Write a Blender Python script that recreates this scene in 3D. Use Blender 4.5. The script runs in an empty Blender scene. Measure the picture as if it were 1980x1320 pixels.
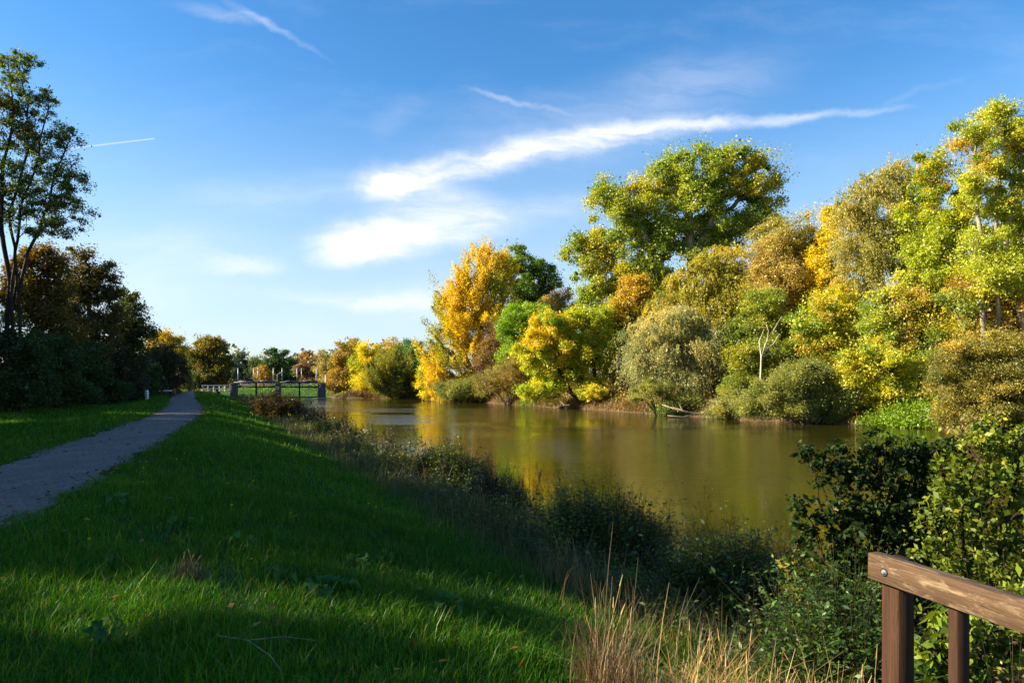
import bpy, math, random
import numpy as np
from mathutils import Vector

C = bpy.context.scene
COL = C.collection
R = math.radians

# ------------------------------------------------------------------ camera
CAMZ, F, CX, HY = 1.6, 1320.0, 990.0, 738.0
cam_d = bpy.data.cameras.new('camera')
cam = bpy.data.objects.new('camera', cam_d)
COL.objects.link(cam)
cam.location = (0, 0, CAMZ)
cam.rotation_euler = (R(90), 0, 0)
cam_d.sensor_width = 36.0
cam_d.lens = 24.0
cam_d.shift_y = 78.0 / 1980.0
cam_d.clip_start = 0.1
cam_d.clip_end = 6000
C.camera = cam

# ------------------------------------------------------------------ view, sun
C.view_settings.view_transform = 'Standard'
C.view_settings.look = 'None'
C.view_settings.gamma = 1.0
C.view_settings.exposure = 1.6
C.render.film_transparent = False
C.cycles.max_bounces = 6
C.cycles.diffuse_bounces = 2
C.cycles.glossy_bounces = 2
C.cycles.transmission_bounces = 3
C.cycles.transparent_max_bounces = 4
C.cycles.use_denoising = True

SUN_EL, SUN_AZ = R(25.0), R(-94.0)          # azimuth clockwise from +Y
to_sun = Vector((math.sin(SUN_AZ) * math.cos(SUN_EL), math.cos(SUN_AZ) * math.cos(SUN_EL), math.sin(SUN_EL)))
sun_d = bpy.data.lights.new('sun', 'SUN')
sun = bpy.data.objects.new('sun', sun_d)
COL.objects.link(sun)
sun.rotation_euler = (-to_sun).to_track_quat('-Z', 'Y').to_euler()
sun.location = (-60, 0, 60)
sun_d.energy = 5.0
sun_d.angle = R(0.5)
sun_d.color = (1.0, 0.90, 0.70)

# ------------------------------------------------------------------ node helpers
class NT:
    def __init__(s, nt):
        s.nt = nt
    def n(s, t, **kw):
        nd = s.nt.nodes.new(t)
        for k, v in kw.items():
            setattr(nd, k, v)
        return nd
    def put(s, sock, v):
        if isinstance(v, bpy.types.NodeSocket):
            s.nt.links.new(v, sock)
        else:
            sock.default_value = v
    def m(s, op, a, b=None, c=None, clamp=False):
        nd = s.n('ShaderNodeMath', operation=op, use_clamp=clamp)
        s.put(nd.inputs[0], a)
        if b is not None: s.put(nd.inputs[1], b)
        if c is not None: s.put(nd.inputs[2], c)
        return nd.outputs[0]
    def mixc(s, f, a, b, blend='MIX'):
        nd = s.n('ShaderNodeMix', data_type='RGBA', blend_type=blend)
        s.put(nd.inputs[0], f); s.put(nd.inputs[6], a); s.put(nd.inputs[7], b)
        return nd.outputs[2]
    def mr(s, v, a, b, c=0.0, d=1.0, smooth=True):
        nd = s.n('ShaderNodeMapRange')
        if smooth: nd.interpolation_type = 'SMOOTHSTEP'
        s.put(nd.inputs[0], v)
        nd.inputs[1].default_value, nd.inputs[2].default_value = a, b
        nd.inputs[3].default_value, nd.inputs[4].default_value = c, d
        return nd.outputs[0]
    def noise(s, vec, scale, detail=4.0, rough=0.55, dist=0.0):
        nd = s.n('ShaderNodeTexNoise')
        if vec is not None: s.put(nd.inputs['Vector'], vec)
        nd.inputs['Scale'].default_value = scale
        nd.inputs['Detail'].default_value = detail
        nd.inputs['Roughness'].default_value = rough
        nd.inputs['Distortion'].default_value = dist
        return nd.outputs[0], nd.outputs[1]
    def mapping(s, vec, loc=(0, 0, 0), rot=(0, 0, 0), sc=(1, 1, 1), typ='POINT'):
        nd = s.n('ShaderNodeMapping', vector_type=typ)
        s.put(nd.inputs[0], vec)
        nd.inputs[1].default_value, nd.inputs[2].default_value, nd.inputs[3].default_value = loc, rot, sc
        return nd.outputs[0]

# ------------------------------------------------------------------ world: sky with thin cirrus
W = bpy.data.worlds.new('World')
C.world = W
W.use_nodes = True
W.node_tree.nodes.clear()
w = NT(W.node_tree)
sky = w.n('ShaderNodeTexSky', sky_type='NISHITA')
sky.sun_disc = False
sky.sun_elevation = SUN_EL
sky.sun_rotation = SUN_AZ
sky.altitude = 0
sky.air_density = 1.0
sky.dust_density = 0.3
sky.ozone_density = 3.0
tc = w.n('ShaderNodeTexCoord')
sep = w.n('ShaderNodeSeparateXYZ')
w.nt.links.new(tc.outputs['Generated'], sep.inputs[0])
dy = w.m('MAXIMUM', sep.outputs[1], 0.05)
cxn = w.m('DIVIDE', sep.outputs[0], dy)
cyn = w.m('DIVIDE', sep.outputs[2], dy)
comb = w.n('ShaderNodeCombineXYZ')                # direction as slopes seen toward +Y
w.put(comb.inputs[0], cxn); w.put(comb.inputs[1], cyn)
base_v = comb.outputs[0]
_, nc = w.noise(base_v, 5.0, 5.0, 0.6)
def vmath(op, a, b):
    nd = w.n('ShaderNodeVectorMath', operation=op)
    w.put(nd.inputs[0], a); w.put(nd.inputs[1], b)
    return nd.outputs[0]
off = vmath('MULTIPLY', vmath('SUBTRACT', nc, (0.5, 0.5, 0.5)), (0.10, 0.05, 0.0))
_, nc2 = w.noise(base_v, 22.0, 4.0, 0.6)
off2 = vmath('MULTIPLY', vmath('SUBTRACT', nc2, (0.5, 0.5, 0.5)), (0.03, 0.016, 0.0))
wv = vmath('ADD', vmath('ADD', base_v, off), off2)
def streak(px, py, rx, ry, ang, k, soft=0.0):
    mv = w.mapping(wv, ((px - CX) / F, (HY - py) / F, 0), (0, 0, R(ang)), (rx / F, ry / F, 1.0), 'TEXTURE')
    ln = w.n('ShaderNodeVectorMath', operation='LENGTH')
    mv2 = vmath('MULTIPLY', mv, (1, 1, 0))
    w.put(ln.inputs[0], mv2)
    return w.mr(ln.outputs['Value'], 1.0, soft, 0.0, k)
streaks = [
    (770, 350, 120, 46, 8, 0.55), (890, 320, 210, 46, 13, 0.6), (1050, 286, 240, 42, 14, 0.62), (1230, 252, 240, 34, 10, 0.55),
    (1420, 232, 220, 18, 5, 0.5), (1600, 222, 200, 12, 3, 0.3),
    (830, 385, 210, 56, -8, 0.6), (730, 362, 80, 70, 0, 0.55), (760, 455, 230, 64, 6, 0.6), (690, 470, 130, 66, 4, 0.7),
    (720, 500, 150, 26, 0, 0.4), (880, 450, 260, 44, 10, 0.4), (470, 512, 130, 30, -2, 0.38), (300, 490, 330, 80, 4, 0.2),
    (740, 580, 320, 26, -3, 0.4), (900, 585, 300, 60, 0, 0.3), (520, 45, 170, 12, -28, 0.25), (420, 20, 140, 22, -12, 0.17),
    (990, 198, 130, 9, -12, 0.24), (1350, 150, 300, 90, 12, 0.14), (560, 380, 400, 60, 4, 0.16), (1000, 420, 300, 60, 12, 0.2),
    (760, 230, 80, 40, 30, 0.12), (250, 560, 420, 60, 2, 0.16), (1760, 190, 220, 10, 16, 0.05), (1120, 250, 500, 120, 12, 0.16)]
acc = None
for s_ in streaks:
    o_ = streak(*s_)
    acc = o_ if acc is None else w.m('ADD', acc, o_)
fib, _ = w.noise(w.mapping(wv, (0, 0, 0), (0, 0, R(-10)), (7, 34, 1)), 1.0, 6.0, 0.62, 0.6)
fine, _ = w.noise(w.mapping(wv, (3, 1, 0), (0, 0, R(-6)), (3, 9, 1)), 1.0, 5.0, 0.6, 0.3)
mask = w.m('MULTIPLY', acc, w.mr(fib, 0.28, 0.70, 0.45, 1.2))
mask = w.m('ADD', mask, w.m('MULTIPLY', w.mr(fine, 0.5, 0.8, 0.0, 0.16), w.mr(cyn, 0.02, 0.3, 1.0, 0.5)))
# fresh vapour trails
for (x0, y0, x1, y1, wd, k) in ((120, 289, 300, 268, 2.0, 0.42), (1035, 413, 1125, 382, 3.2, 0.22)):
    mx, my = (x0 + x1) / 2, (y0 + y1) / 2
    mv = w.mapping(base_v, ((mx - CX) / F, (HY - my) / F, 0), (0, 0, math.atan2(y0 - y1, x1 - x0)), (math.hypot(x1 - x0, y1 - y0) / 2 / F, wd / F, 1.0), 'TEXTURE')
    sx = w.n('ShaderNodeSeparateXYZ'); w.put(sx.inputs[0], mv)
    a_ = w.mr(w.m('ABSOLUTE', sx.outputs[0]), 1.0, 0.97, 0.0, k)
    b_ = w.mr(w.m('ABSOLUTE', sx.outputs[1]), 1.0, 0.1, 0.0, 1.0)
    mask = w.m('MAXIMUM', mask, w.m('MULTIPLY', a_, b_))
mask = w.m('MULTIPLY', mask, w.mr(sep.outputs[1], 0.05, 0.25, 0.0, 1.0))
mask = w.m('MULTIPLY', mask, 1.0, clamp=True)
hsv = w.n('ShaderNodeHueSaturation')
hsv.inputs['Saturation'].default_value = 1.28
hsv.inputs['Value'].default_value = 1.0
w.nt.links.new(sky.outputs[0], hsv.inputs['Color'])
CLOUD = 5.0
low = w.mr(sep.outputs[2], 0.0, 0.42, 0.78, 0.0)       # thin white veil toward the horizon
skyb = w.mixc(low, hsv.outputs[0], (3.0, 3.55, 4.05, 1))
skyc = w.mixc(mask, skyb, (CLOUD, CLOUD * 1.0, CLOUD * 1.03, 1))
bg = w.n('ShaderNodeBackground')
w.nt.links.new(skyc, bg.inputs[0])
bg.inputs[1].default_value = 0.078
wo = w.n('ShaderNodeOutputWorld')
w.nt.links.new(bg.outputs[0], wo.inputs[0])

# ------------------------------------------------------------------ general helpers
def at(px, py, d):
    return np.array([(px - CX) / F * d, d, CAMZ - (py - HY) / F * d])

def lin(c):
    c = np.asarray(c, float) / 255.0
    return np.where(c <= 0.04045, c / 12.92, ((c + 0.055) / 1.055) ** 2.4)

NX, NY = 0.912, 0.410                       # across the river
def uv(x, y):
    return NX * x + NY * y, -NY * x + NX * y
def xy(u, v):
    return NX * u - NY * v, NY * u + NX * v
def shore_near(v):
    return np.interp(v, [-400, 128, 140, 170, 400], [6.3, 6.3, 5.0, -10, -120])
def shore_far(v):
    return np.interp(v, [-400, -20, 29, 36, 42, 61, 83, 103, 118, 124, 128, 131, 140, 175, 400],
                     [47, 46, 44, 42.5, 40, 39.6, 38, 38.3, 36.5, 33, 28, 22.5, 21.5, 6, -104])
def vnoise(x, y, s, seed=0.0):
    return (np.sin(x * s + 1.3 + seed) * np.cos(y * s * 1.13 + 0.4 + seed * 2) + 0.5 * np.sin(x * s * 2.3 + y * s * 1.9 + seed * 3)
            + 0.35 * np.sin(x * s * 4.7 - y * s * 4.1 + seed)) / 1.85
def zone(x, y):
    u, v = uv(x, y)
    return u, v, u - shore_near(v), u - shore_far(v)
def gz(x, y):
    x = np.asarray(x, float); y = np.asarray(y, float)
    u, v, t, wf = zone(x, y)
    zn = np.interp(t, [-700, -60, -14, -11.6, -10.9, -6.4, -5.8, -4.8, -2.0, 0, 0.8, 3], [2.5, -0.3, -0.36, -0.28, 0, 0, -0.05, -0.27, -1.02, -1.42, -1.95, -2.7])
    zf = np.interp(wf, [-3, -0.8, 0, 0.5, 1.6, 3, 20, 60, 200, 900], [-2.7, -1.95, -1.42, -1.05, -0.62, -0.3, 0.9, 2.2, 5.0, 14.0])
    z = np.maximum(zn, zf)
    # lift of the lawn beyond the weir
    amp = np.where((t > -11) & (t < -6.2), 0.0, 1.0) * np.where(t > 0.2, np.where(wf < -0.2, 0.2, 1.0), 1.0)
    z = z + amp * (0.035 * vnoise(x, y, 0.9) + 0.03 * vnoise(x, y, 2.3, 2.0))
    return z

def link_mesh(name, verts, faces, mat, parent=None, loc=(0, 0, 0), col=None, smooth=False, mats=None, midx=None):
    """verts (N,3); faces (M,k) array; col (M,3) linear per face"""
    me = bpy.data.meshes.new(name)
    verts = np.asarray(verts, np.float32); faces = np.asarray(faces, np.int32)
    M, k = faces.shape
    me.vertices.add(len(verts)); me.vertices.foreach_set('co', verts.ravel())
    me.loops.add(M * k); me.loops.foreach_set('vertex_index', faces.ravel())
    me.polygons.add(M)
    me.polygons.foreach_set('loop_start', np.arange(0, M * k, k, dtype=np.int32))
    me.polygons.foreach_set('loop_total', np.full(M, k, np.int32))
    if smooth: me.polygons.foreach_set('use_smooth', np.ones(M, bool))
    if col is not None:
        a = me.attributes.new('tint', 'FLOAT_COLOR', 'FACE')
        c4 = np.ones((M, 4), np.float32); c4[:, :3] = col
        a.data.foreach_set('color', c4.ravel())
    for m_ in (mats or [mat]): me.materials.append(m_)
    if midx is not None: me.polygons.foreach_set('material_index', np.asarray(midx, np.int32))
    me.update(calc_edges=True); me.validate()
    o = bpy.data.objects.new(name, me)
    COL.objects.link(o)
    o.location = loc
    if parent is not None: o.parent = parent
    return o

def tag(o, label=None, cat=None, group=None, kind=None):
    if label: o['label'] = label
    if cat: o['category'] = cat
    if group: o['group'] = group
    if kind: o['kind'] = kind
    return o

def empty(name, loc, label, cat, group=None, rz=0.0):
    o = bpy.data.objects.new(name, None)
    COL.objects.link(o)
    o.empty_display_size = 0.3
    o.location = tuple(float(q) for q in loc)
    o.rotation_euler = (0, 0, rz)
    return tag(o, label, cat, group)

class MB:
    """collects boxes, bars and tubes (quads) into one mesh"""
    def __init__(s):
        s.v, s.f, s.n = [], [], 0
    def add(s, v, f):
        s.v.append(np.asarray(v, float)); s.f.append(np.asarray(f, int) + s.n); s.n += len(v)
    def box(s, c, size, rz=0.0, bev=0.0):
        hx, hy, hz = np.array(size) / 2.0
        if bev <= 0:
            pts = np.array([[x, y, z] for z in (-hz, hz) for x, y in ((-hx, -hy), (hx, -hy), (hx, hy), (-hx, hy))])
            f = [[3, 2, 1, 0], [4, 5, 6, 7], [0, 1, 5, 4], [1, 2, 6, 5], [2, 3, 7, 6], [3, 0, 4, 7]]
        else:
            b = bev
            ring = lambda i, z: [[-hx + i, -hy, z], [hx - i, -hy, z], [hx, -hy + i, z], [hx, hy - i, z], [hx - i, hy, z], [-hx + i, hy, z], [-hx, hy - i, z], [-hx, -hy + i, z]]
            def ringin(z):
                q = np.array(ring(b, z)); q[:, 0] *= (hx - b) / hx; q[:, 1] *= (hy - b) / hy
                return q.tolist()
            pts = np.array(ringin(-hz) + ring(b, -hz + b) + ring(b, hz - b) + ringin(hz))
            f = []
            for k in range(3):
                for i in range(8):
                    j = (i + 1) % 8
                    f.append([k * 8 + i, k * 8 + j, (k + 1) * 8 + j, (k + 1) * 8 + i])
            for o_, rev in ((0, True), (24, False)):
                for q in ([0, 1, 2, 3], [0, 3, 4, 7], [4, 5, 6, 7]):
                    q = [o_ + i for i in q]
                    f.append(q[::-1] if rev else q)
        ca, sa = math.cos(rz), math.sin(rz)
        p2 = pts.copy()
        p2[:, 0] = pts[:, 0] * ca - pts[:, 1] * sa; p2[:, 1] = pts[:, 0] * sa + pts[:, 1] * ca
        s.add(p2 + np.array(c), f)
    def tube(s, pts, rad, sides=8, cap=True):
        pts = np.asarray(pts, float); rad = np.broadcast_to(rad, (len(pts),))
        vs = []
        for i, p in enumerate(pts):
            a = pts[min(i + 1, len(pts) - 1)] - pts[max(i - 1, 0)]
            a = a / (np.linalg.norm(a) + 1e-9)
            r_ = np.array([0, 0, 1.0]) if abs(a[2]) < 0.9 else np.array([1.0, 0, 0])
            e1 = np.cross(a, r_); e1 /= np.linalg.norm(e1); e2 = np.cross(a, e1)
            for k in range(sides):
                th = 2 * math.pi * k / sides
                vs.append(p + rad[i] * (math.cos(th) * e1 + math.sin(th) * e2))
        f = []
        for i in range(len(pts) - 1):
            for k in range(sides):
                j = (k + 1) % sides
                f.append([i * sides + k, i * sides + j, (i + 1) * sides + j, (i + 1) * sides + k])
        if cap:
            for base, c in ((0, pts[0]), ((len(pts) - 1) * sides, pts[-1])):
                vs.append(c); ci = len(vs) - 1
                for k in range(0, sides, 2):
                    f.append([base + k, base + (k + 1) % sides, base + (k + 2) % sides, ci])
        s.add(vs, f)
    def build(s, name, mat, parent=None, loc=(0, 0, 0), smooth=False):
        return link_mesh(name, np.concatenate(s.v), np.concatenate(s.f), mat, parent, loc, smooth=smooth)

# ------------------------------------------------------------------ materials
def mat_new(name):
    m = bpy.data.materials.new(name); m.use_nodes = True
    m.node_tree.nodes.clear()
    t = NT(m.node_tree)
    out = t.n('ShaderNodeOutputMaterial')
    return m, t, out

def leaf_mat(name, transl=0.5, gloss=0.03, rough=0.5):
    m, t, out = mat_new(name)
    a = t.n('ShaderNodeAttribute', attribute_name='tint')
    d = t.n('ShaderNodeBsdfDiffuse'); t.put(d.inputs[0], a.outputs[0])
    tr = t.n('ShaderNodeBsdfTranslucent')
    hs = t.n('ShaderNodeHueSaturation'); hs.inputs['Saturation'].default_value = 1.08; hs.inputs['Value'].default_value = 1.05
    t.put(hs.inputs['Color'], a.outputs[0]); t.put(tr.inputs[0], hs.outputs[0])
    mx = t.n('ShaderNodeMixShader'); mx.inputs[0].default_value = transl
    t.put(mx.inputs[1], d.outputs[0]); t.put(mx.inputs[2], tr.outputs[0])
    g = t.n('ShaderNodeBsdfGlossy'); g.inputs['Roughness'].default_value = rough
    g.inputs[0].default_value = (1, 1, 1, 1)
    m2 = t.n('ShaderNodeMixShader'); m2.inputs[0].default_value = gloss
    t.put(m2.inputs[1], mx.outputs[0]); t.put(m2.inputs[2], g.outputs[0])
    t.put(out.inputs[0], m2.outputs[0])
    return m
LEAF = leaf_mat('autumn_leaf')
LEAFG = leaf_mat('glossy_leaf', 0.36, 0.012, 0.5)
GRASS = leaf_mat('grass_blade', 0.38, 0.012, 0.4)
STRAW = leaf_mat('dry_straw', 0.3, 0.03, 0.5)

def bark_mat(name, c1, c2, scale=6.0):
    m, t, out = mat_new(name)
    g = t.n('ShaderNodeNewGeometry')
    f, _ = t.noise(t.mapping(g.outputs['Position'], sc=(1, 1, 0.25)), scale, 6.0, 0.65, 0.4)
    c = t.mixc(t.mr(f, 0.35, 0.65), (*lin(c1), 1), (*lin(c2), 1))
    b = t.n('ShaderNodeBsdfPrincipled'); t.put(b.inputs['Base Color'], c)
    b.inputs['Roughness'].default_value = 0.9
    b.inputs['Specular IOR Level'].default_value = 0.2
    bp = t.n('ShaderNodeBump'); bp.inputs['Strength'].default_value = 0.6; bp.inputs['Distance'].default_value = 0.03
    t.put(bp.inputs['Height'], f); t.put(b.inputs['Normal'], bp.outputs[0])
    t.put(out.inputs[0], b.outputs[0])
    return m
BARK = bark_mat('brown_bark', (58, 48, 38), (104, 90, 72))
BARKD = bark_mat('dark_bark', (34, 28, 22), (66, 54, 42))
BARKG = bark_mat('grey_bark', (110, 98, 80), (165, 150, 122))
BIRCH = bark_mat('birch_bark', (225, 218, 200), (120, 108, 92), 2.2)
SNAG = bark_mat('bleached_wood', (190, 176, 148), (150, 134, 108))
TWIG = bark_mat('weed_stem', (46, 48, 26), (72, 64, 38))

def simple(name, c, rough=0.6, metal=0.0, var=0.12, scale=4.0):
    m, t, out = mat_new(name)
    g = t.n('ShaderNodeNewGeometry')
    f, _ = t.noise(g.outputs['Position'], scale, 5.0, 0.6)
    l = lin(c)
    col = t.mixc(t.mr(f, 0.3, 0.7), (*(l * (1 - var)), 1), (*np.minimum(l * (1 + var), 1), 1))
    b = t.n('ShaderNodeBsdfPrincipled'); t.put(b.inputs['Base Color'], col)
    b.inputs['Roughness'].default_value = rough; b.inputs['Metallic'].default_value = metal
    t.put(out.inputs[0], b.outputs[0])
    return m

# ------------------------------------------------------------------ ground
def axis(lo, hi, fine_lo, fine_hi, step, growth=1.12, mx=30.0):
    a = list(np.arange(fine_lo, fine_hi + 1e-6, step))
    s_ = step; p = fine_hi
    while p < hi:
        s_ = min(s_ * growth, mx); p += s_; a.append(p)
    s_ = step; p = fine_lo; b = []
    while p > lo:
        s_ = min(s_ * growth, mx); p -= s_; b.append(p)
    return np.array(b[::-1] + a)
ua = axis(-1500, 1500, -5, 9, 0.3, 1.06, 60.0)
# keep the shore steps crisp on the far side too
ua = np.unique(np.concatenate([ua[(ua < 15) | (ua > 52)], np.arange(15, 52, 0.6)]))
va = axis(-300, 2600, -2, 26, 0.3, 1.035, 60.0)
U, V = np.meshgrid(ua, va, indexing='ij')
X, Y = xy(U, V)
Z = gz(X, Y)
nu, nv = U.shape
idx = np.arange(nu * nv).reshape(nu, nv)
faces = np.stack([idx[:-1, :-1], idx[1:, :-1], idx[1:, 1:], idx[:-1, 1:]], -1).reshape(-1, 4)
m, t, out = mat_new('ground_soil')
za = t.n('ShaderNodeAttribute', attribute_name='zone')
zs = t.n('ShaderNodeSeparateColor'); t.put(zs.inputs[0], za.outputs[0])
g = t.n('ShaderNodeNewGeometry')
f1, _ = t.noise(g.outputs['Position'], 0.8, 6, 0.6)
f2, _ = t.noise(g.outputs['Position'], 9.0, 6, 0.7)
f3, _ = t.noise(g.outputs['Position'], 40.0, 4, 0.7)
lawn = t.mixc(t.mr(f1, 0.3, 0.7), (0.014, 0.038, 0.005, 1), (0.030, 0.072, 0.008, 1))
lawn = t.mixc(t.mr(f3, 0.3, 0.75), lawn, (0.016, 0.042, 0.006, 1))
litter = t.mixc(t.mr(f2, 0.3, 0.7), (0.045, 0.026, 0.012, 1), (0.20, 0.11, 0.035, 1))
mudc = t.mixc(t.mr(f2, 0.35, 0.65), (0.05, 0.033, 0.018, 1), (0.16, 0.11, 0.055, 1))
c_ = t.mixc(zs.outputs[0], litter, lawn)
c_ = t.mixc(zs.outputs[1], c_, mudc)
b = t.n('ShaderNodeBsdfPrincipled'); t.put(b.inputs['Base Color'], c_)
b.inputs['Roughness'].default_value = 0.95; b.inputs['Specular IOR Level'].default_value = 0.1
bp = t.n('ShaderNodeBump'); bp.inputs['Strength'].default_value = 0.7; bp.inputs['Distance'].default_value = 0.06
t.put(bp.inputs['Height'], f2); t.put(b.inputs['Normal'], bp.outputs[0])
t.put(out.inputs[0], b.outputs[0])
def forest_edge(v):
    return np.interp(v, [-400, 0, 20, 55, 90, 118, 135, 150], [-24, -22, -19, -12.5, -6.5, -5.2, -9, -40])
ground = link_mesh('ground', np.stack([X, Y, Z], -1).reshape(-1, 3), faces, m, smooth=True)
u_, v_, t_, w_ = [q.reshape(-1) for q in zone(X, Y)]
lawn_m = ((t_ < -1.6 + 0.5 * vnoise(X, Y, 1.1).reshape(-1)) & (u_ > forest_edge(v_))) | ((v_ > 134) & (v_ < 185) & (np.abs(u_) < 60))
mud_m = (t_ > -0.6) & (w_ < 2.4) & (v_ < 136)
zc = np.zeros((nu * nv, 4), np.float32); zc[:, 3] = 1
zc[:, 0] = lawn_m; zc[:, 1] = mud_m
ca = ground.data.attributes.new('zone', 'FLOAT_COLOR', 'POINT')
ca.data.foreach_set('color', zc.ravel())
tag(ground, kind='structure')

# ------------------------------------------------------------------ gravel path
pv = np.concatenate([np.arange(-25, 30, 0.25), np.arange(30, 128, 0.6)])
pc = np.interp(pv, [-25, 0, 9, 15, 24, 37, 50, 73, 100, 119, 130], [-4.2, -3.8, -3.15, -2.55, -1.95, -1.2, -1.2, -2.0, -2.3, -2.2, -2.2])
k5 = np.ones(9) / 9
pc = np.convolve(np.pad(pc, 4, mode='edge'), k5, mode='valid')
hw = 1.12
lat = np.linspace(-1, 1, 9)
PU = pc[:, None] + lat[None, :] * hw
edge = np.abs(lat)[None, :] ** 6 * 0.10 * (np.sin(pv * 2.1)[:, None] + np.sin(pv * 5.3 + 1)[:, None] * 0.6 + np.sin(pv * 0.7)[:, None])
PU = PU + np.sign(lat)[None, :] * edge
PV = np.repeat(pv[:, None], 9, 1)
PX, PY = xy(PU, PV)
PZ = gz(PX, PY) + 0.022 * (1 - np.abs(lat)[None, :] ** 4) + 0.006
n1, n2 = PU.shape
ix = np.arange(n1 * n2).reshape(n1, n2)
pf = np.stack([ix[:-1, :-1], ix[:-1, 1:], ix[1:, 1:], ix[1:, :-1]], -1).reshape(-1, 4)
m, t, out = mat_new('gravel')
g = t.n('ShaderNodeNewGeometry')
f1, _ = t.noise(g.outputs['Position'], 55.0, 4, 0.8)
f2, _ = t.noise(g.outputs['Position'], 1.3, 5, 0.6)
vo = t.n('ShaderNodeTexVoronoi'); vo.inputs['Scale'].default_value = 38.0; t.put(vo.inputs['Vector'], g.outputs['Position'])
gc = t.mixc(t.mr(f2, 0.3, 0.7), (0.145, 0.098, 0.075, 1), (0.21, 0.145, 0.112, 1))
tr_, _ = t.noise(t.mapping(g.outputs['Position'], rot=(0, 0, R(-24)), sc=(2.2, 0.12, 1)), 1.0, 4, 0.6)
gc = t.mixc(t.mr(tr_, 0.42, 0.66, 0.0, 0.55), gc, (0.09, 0.066, 0.056, 1))
gc = t.mixc(t.mr(f1, 0.35, 0.7, 0.0, 0.75), gc, (0.07, 0.058, 0.052, 1))
sv = t.n('ShaderNodeSeparateColor'); t.put(sv.inputs[0], vo.outputs['Color'])
gc = t.mixc(t.mr(sv.outputs[0], 0.9, 0.98, 0.0, 0.35), gc, (0.5, 0.46, 0.42, 1))
b = t.n('ShaderNodeBsdfPrincipled'); t.put(b.inputs['Base Color'], gc); b.inputs['Roughness'].default_value = 0.95
bp = t.n('ShaderNodeBump'); bp.inputs['Strength'].default_value = 0.8; bp.inputs['Distance'].default_value = 0.02
t.put(bp.inputs['Height'], vo.outputs['Distance']); t.put(b.inputs['Normal'], bp.outputs[0])
t.put(out.inputs[0], b.outputs[0])
GRAVEL = m
path = link_mesh('path', np.stack([PX, PY, PZ], -1).reshape(-1, 3), pf, m, smooth=True)
tag(path, kind='structure')

# road spur that leads from the path to the weir
sp = MB()
a0 = np.array(xy(-1.5, 119.2)); a1 = np.array(xy(3.6, 120.0))
uu = np.linspace(0, 1, 8)
rows = []
for q in uu:
    c0 = a0 * (1 - q) + a1 * q
    for s_ in (-1, 0, 1):
        px_, py_ = c0[0] - NY * s_ * 1.9, c0[1] + NX * s_ * 1.9
        rows.append([px_, py_, 0.045])
f = [[i * 3 + j, (i + 1) * 3 + j, (i + 1) * 3 + j + 1, i * 3 + j + 1] for i in range(7) for j in range(2)]
sp.add(rows, f)
tag(sp.build('road', GRAVEL), kind='structure')

# ------------------------------------------------------------------ water
m, t, out = mat_new('river_water')
g = t.n('ShaderNodeNewGeometry')
pos = g.outputs['Position']
rp = t.mapping(pos, rot=(0, 0, R(8)), sc=(1.0, 2.2, 1.0))
r1, _ = t.noise(rp, 1.6, 3, 0.55)
r2, _ = t.noise(rp, 5.5, 3, 0.6)
patch, _ = t.noise(t.mapping(pos, rot=(0, 0, R(10)), sc=(0.05, 0.12, 1)), 1.0, 3, 0.55, 0.3)
ud = t.n('ShaderNodeVectorMath', operation='DOT_PRODUCT'); t.put(ud.inputs[0], pos); ud.inputs[1].default_value = (NX, NY, 0)
amt = t.m('MULTIPLY', t.mr(patch, 0.38, 0.62, 0.16, 1.0), t.mr(ud.outputs['Value'], 8.5, 17.0, 0.07, 1.0))   # calm in the lee of the bank
h = t.m('ADD', t.m('MULTIPLY', r1, 1.0), t.m('MULTIPLY', r2, 0.32))
h = t.m('MULTIPLY', h, amt)
bp = t.n('ShaderNodeBump'); bp.inputs['Strength'].default_value = 1.0; bp.inputs['Distance'].default_value = 0.035
t.put(bp.inputs['Height'], h)
b = t.n('ShaderNodeBsdfPrincipled')
b.inputs['Base Color'].default_value = (0.030, 0.026, 0.0025, 1)
b.inputs['Roughness'].default_value = 0.06
b.inputs['IOR'].default_value = 1.333
t.put(b.inputs['Normal'], bp.outputs[0])
t.put(out.inputs[0], b.outputs[0])
wu = np.linspace(-130, 70, 60); wvv = np.linspace(-300, 420, 120)
WU, WV = np.meshgrid(wu, wvv, indexing='ij')
WX, WY = xy(WU, WV)
ix = np.arange(WU.size).reshape(WU.shape)
wf_ = np.stack([ix[:-1, :-1], ix[1:, :-1], ix[1:, 1:], ix[:-1, 1:]], -1).reshape(-1, 4)
# keep only cells over the river channel
cu = WU[:-1, :-1].reshape(-1) + 1.7; cv = WV[:-1, :-1].reshape(-1) + 3
keep = (cu > shore_near(cv) - 8) & (cu < shore_far(cv) + 8)
water = link_mesh('water', np.stack([WX, WY, np.full(WX.shape, -1.5)], -1).reshape(-1, 3), wf_[keep], m)
tag(water, kind='structure')

# ------------------------------------------------------------------ foliage engine
def unit(a):
    return a / (np.linalg.norm(a, axis=-1, keepdims=True) + 1e-9)

def leaf_quads(c, ax, nr, L, wr, fold=0.18):
    """c centre, ax long axis, nr leaf normal, L length"""
    ax = unit(ax); side = unit(np.cross(ax, nr)); nr = np.cross(side, ax)
    L = L[:, None]
    W_ = L * wr * 0.5
    v = np.stack([c - ax * L * 0.5, c + side * W_ + nr * W_ * fold - ax * L * 0.05, c + ax * L * 0.5 - nr * W_ * fold * 0.6, c - side * W_ + nr * W_ * fold - ax * L * 0.05], 1)
    return v.reshape(-1, 3), np.arange(len(c) * 4).reshape(-1, 4)

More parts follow.
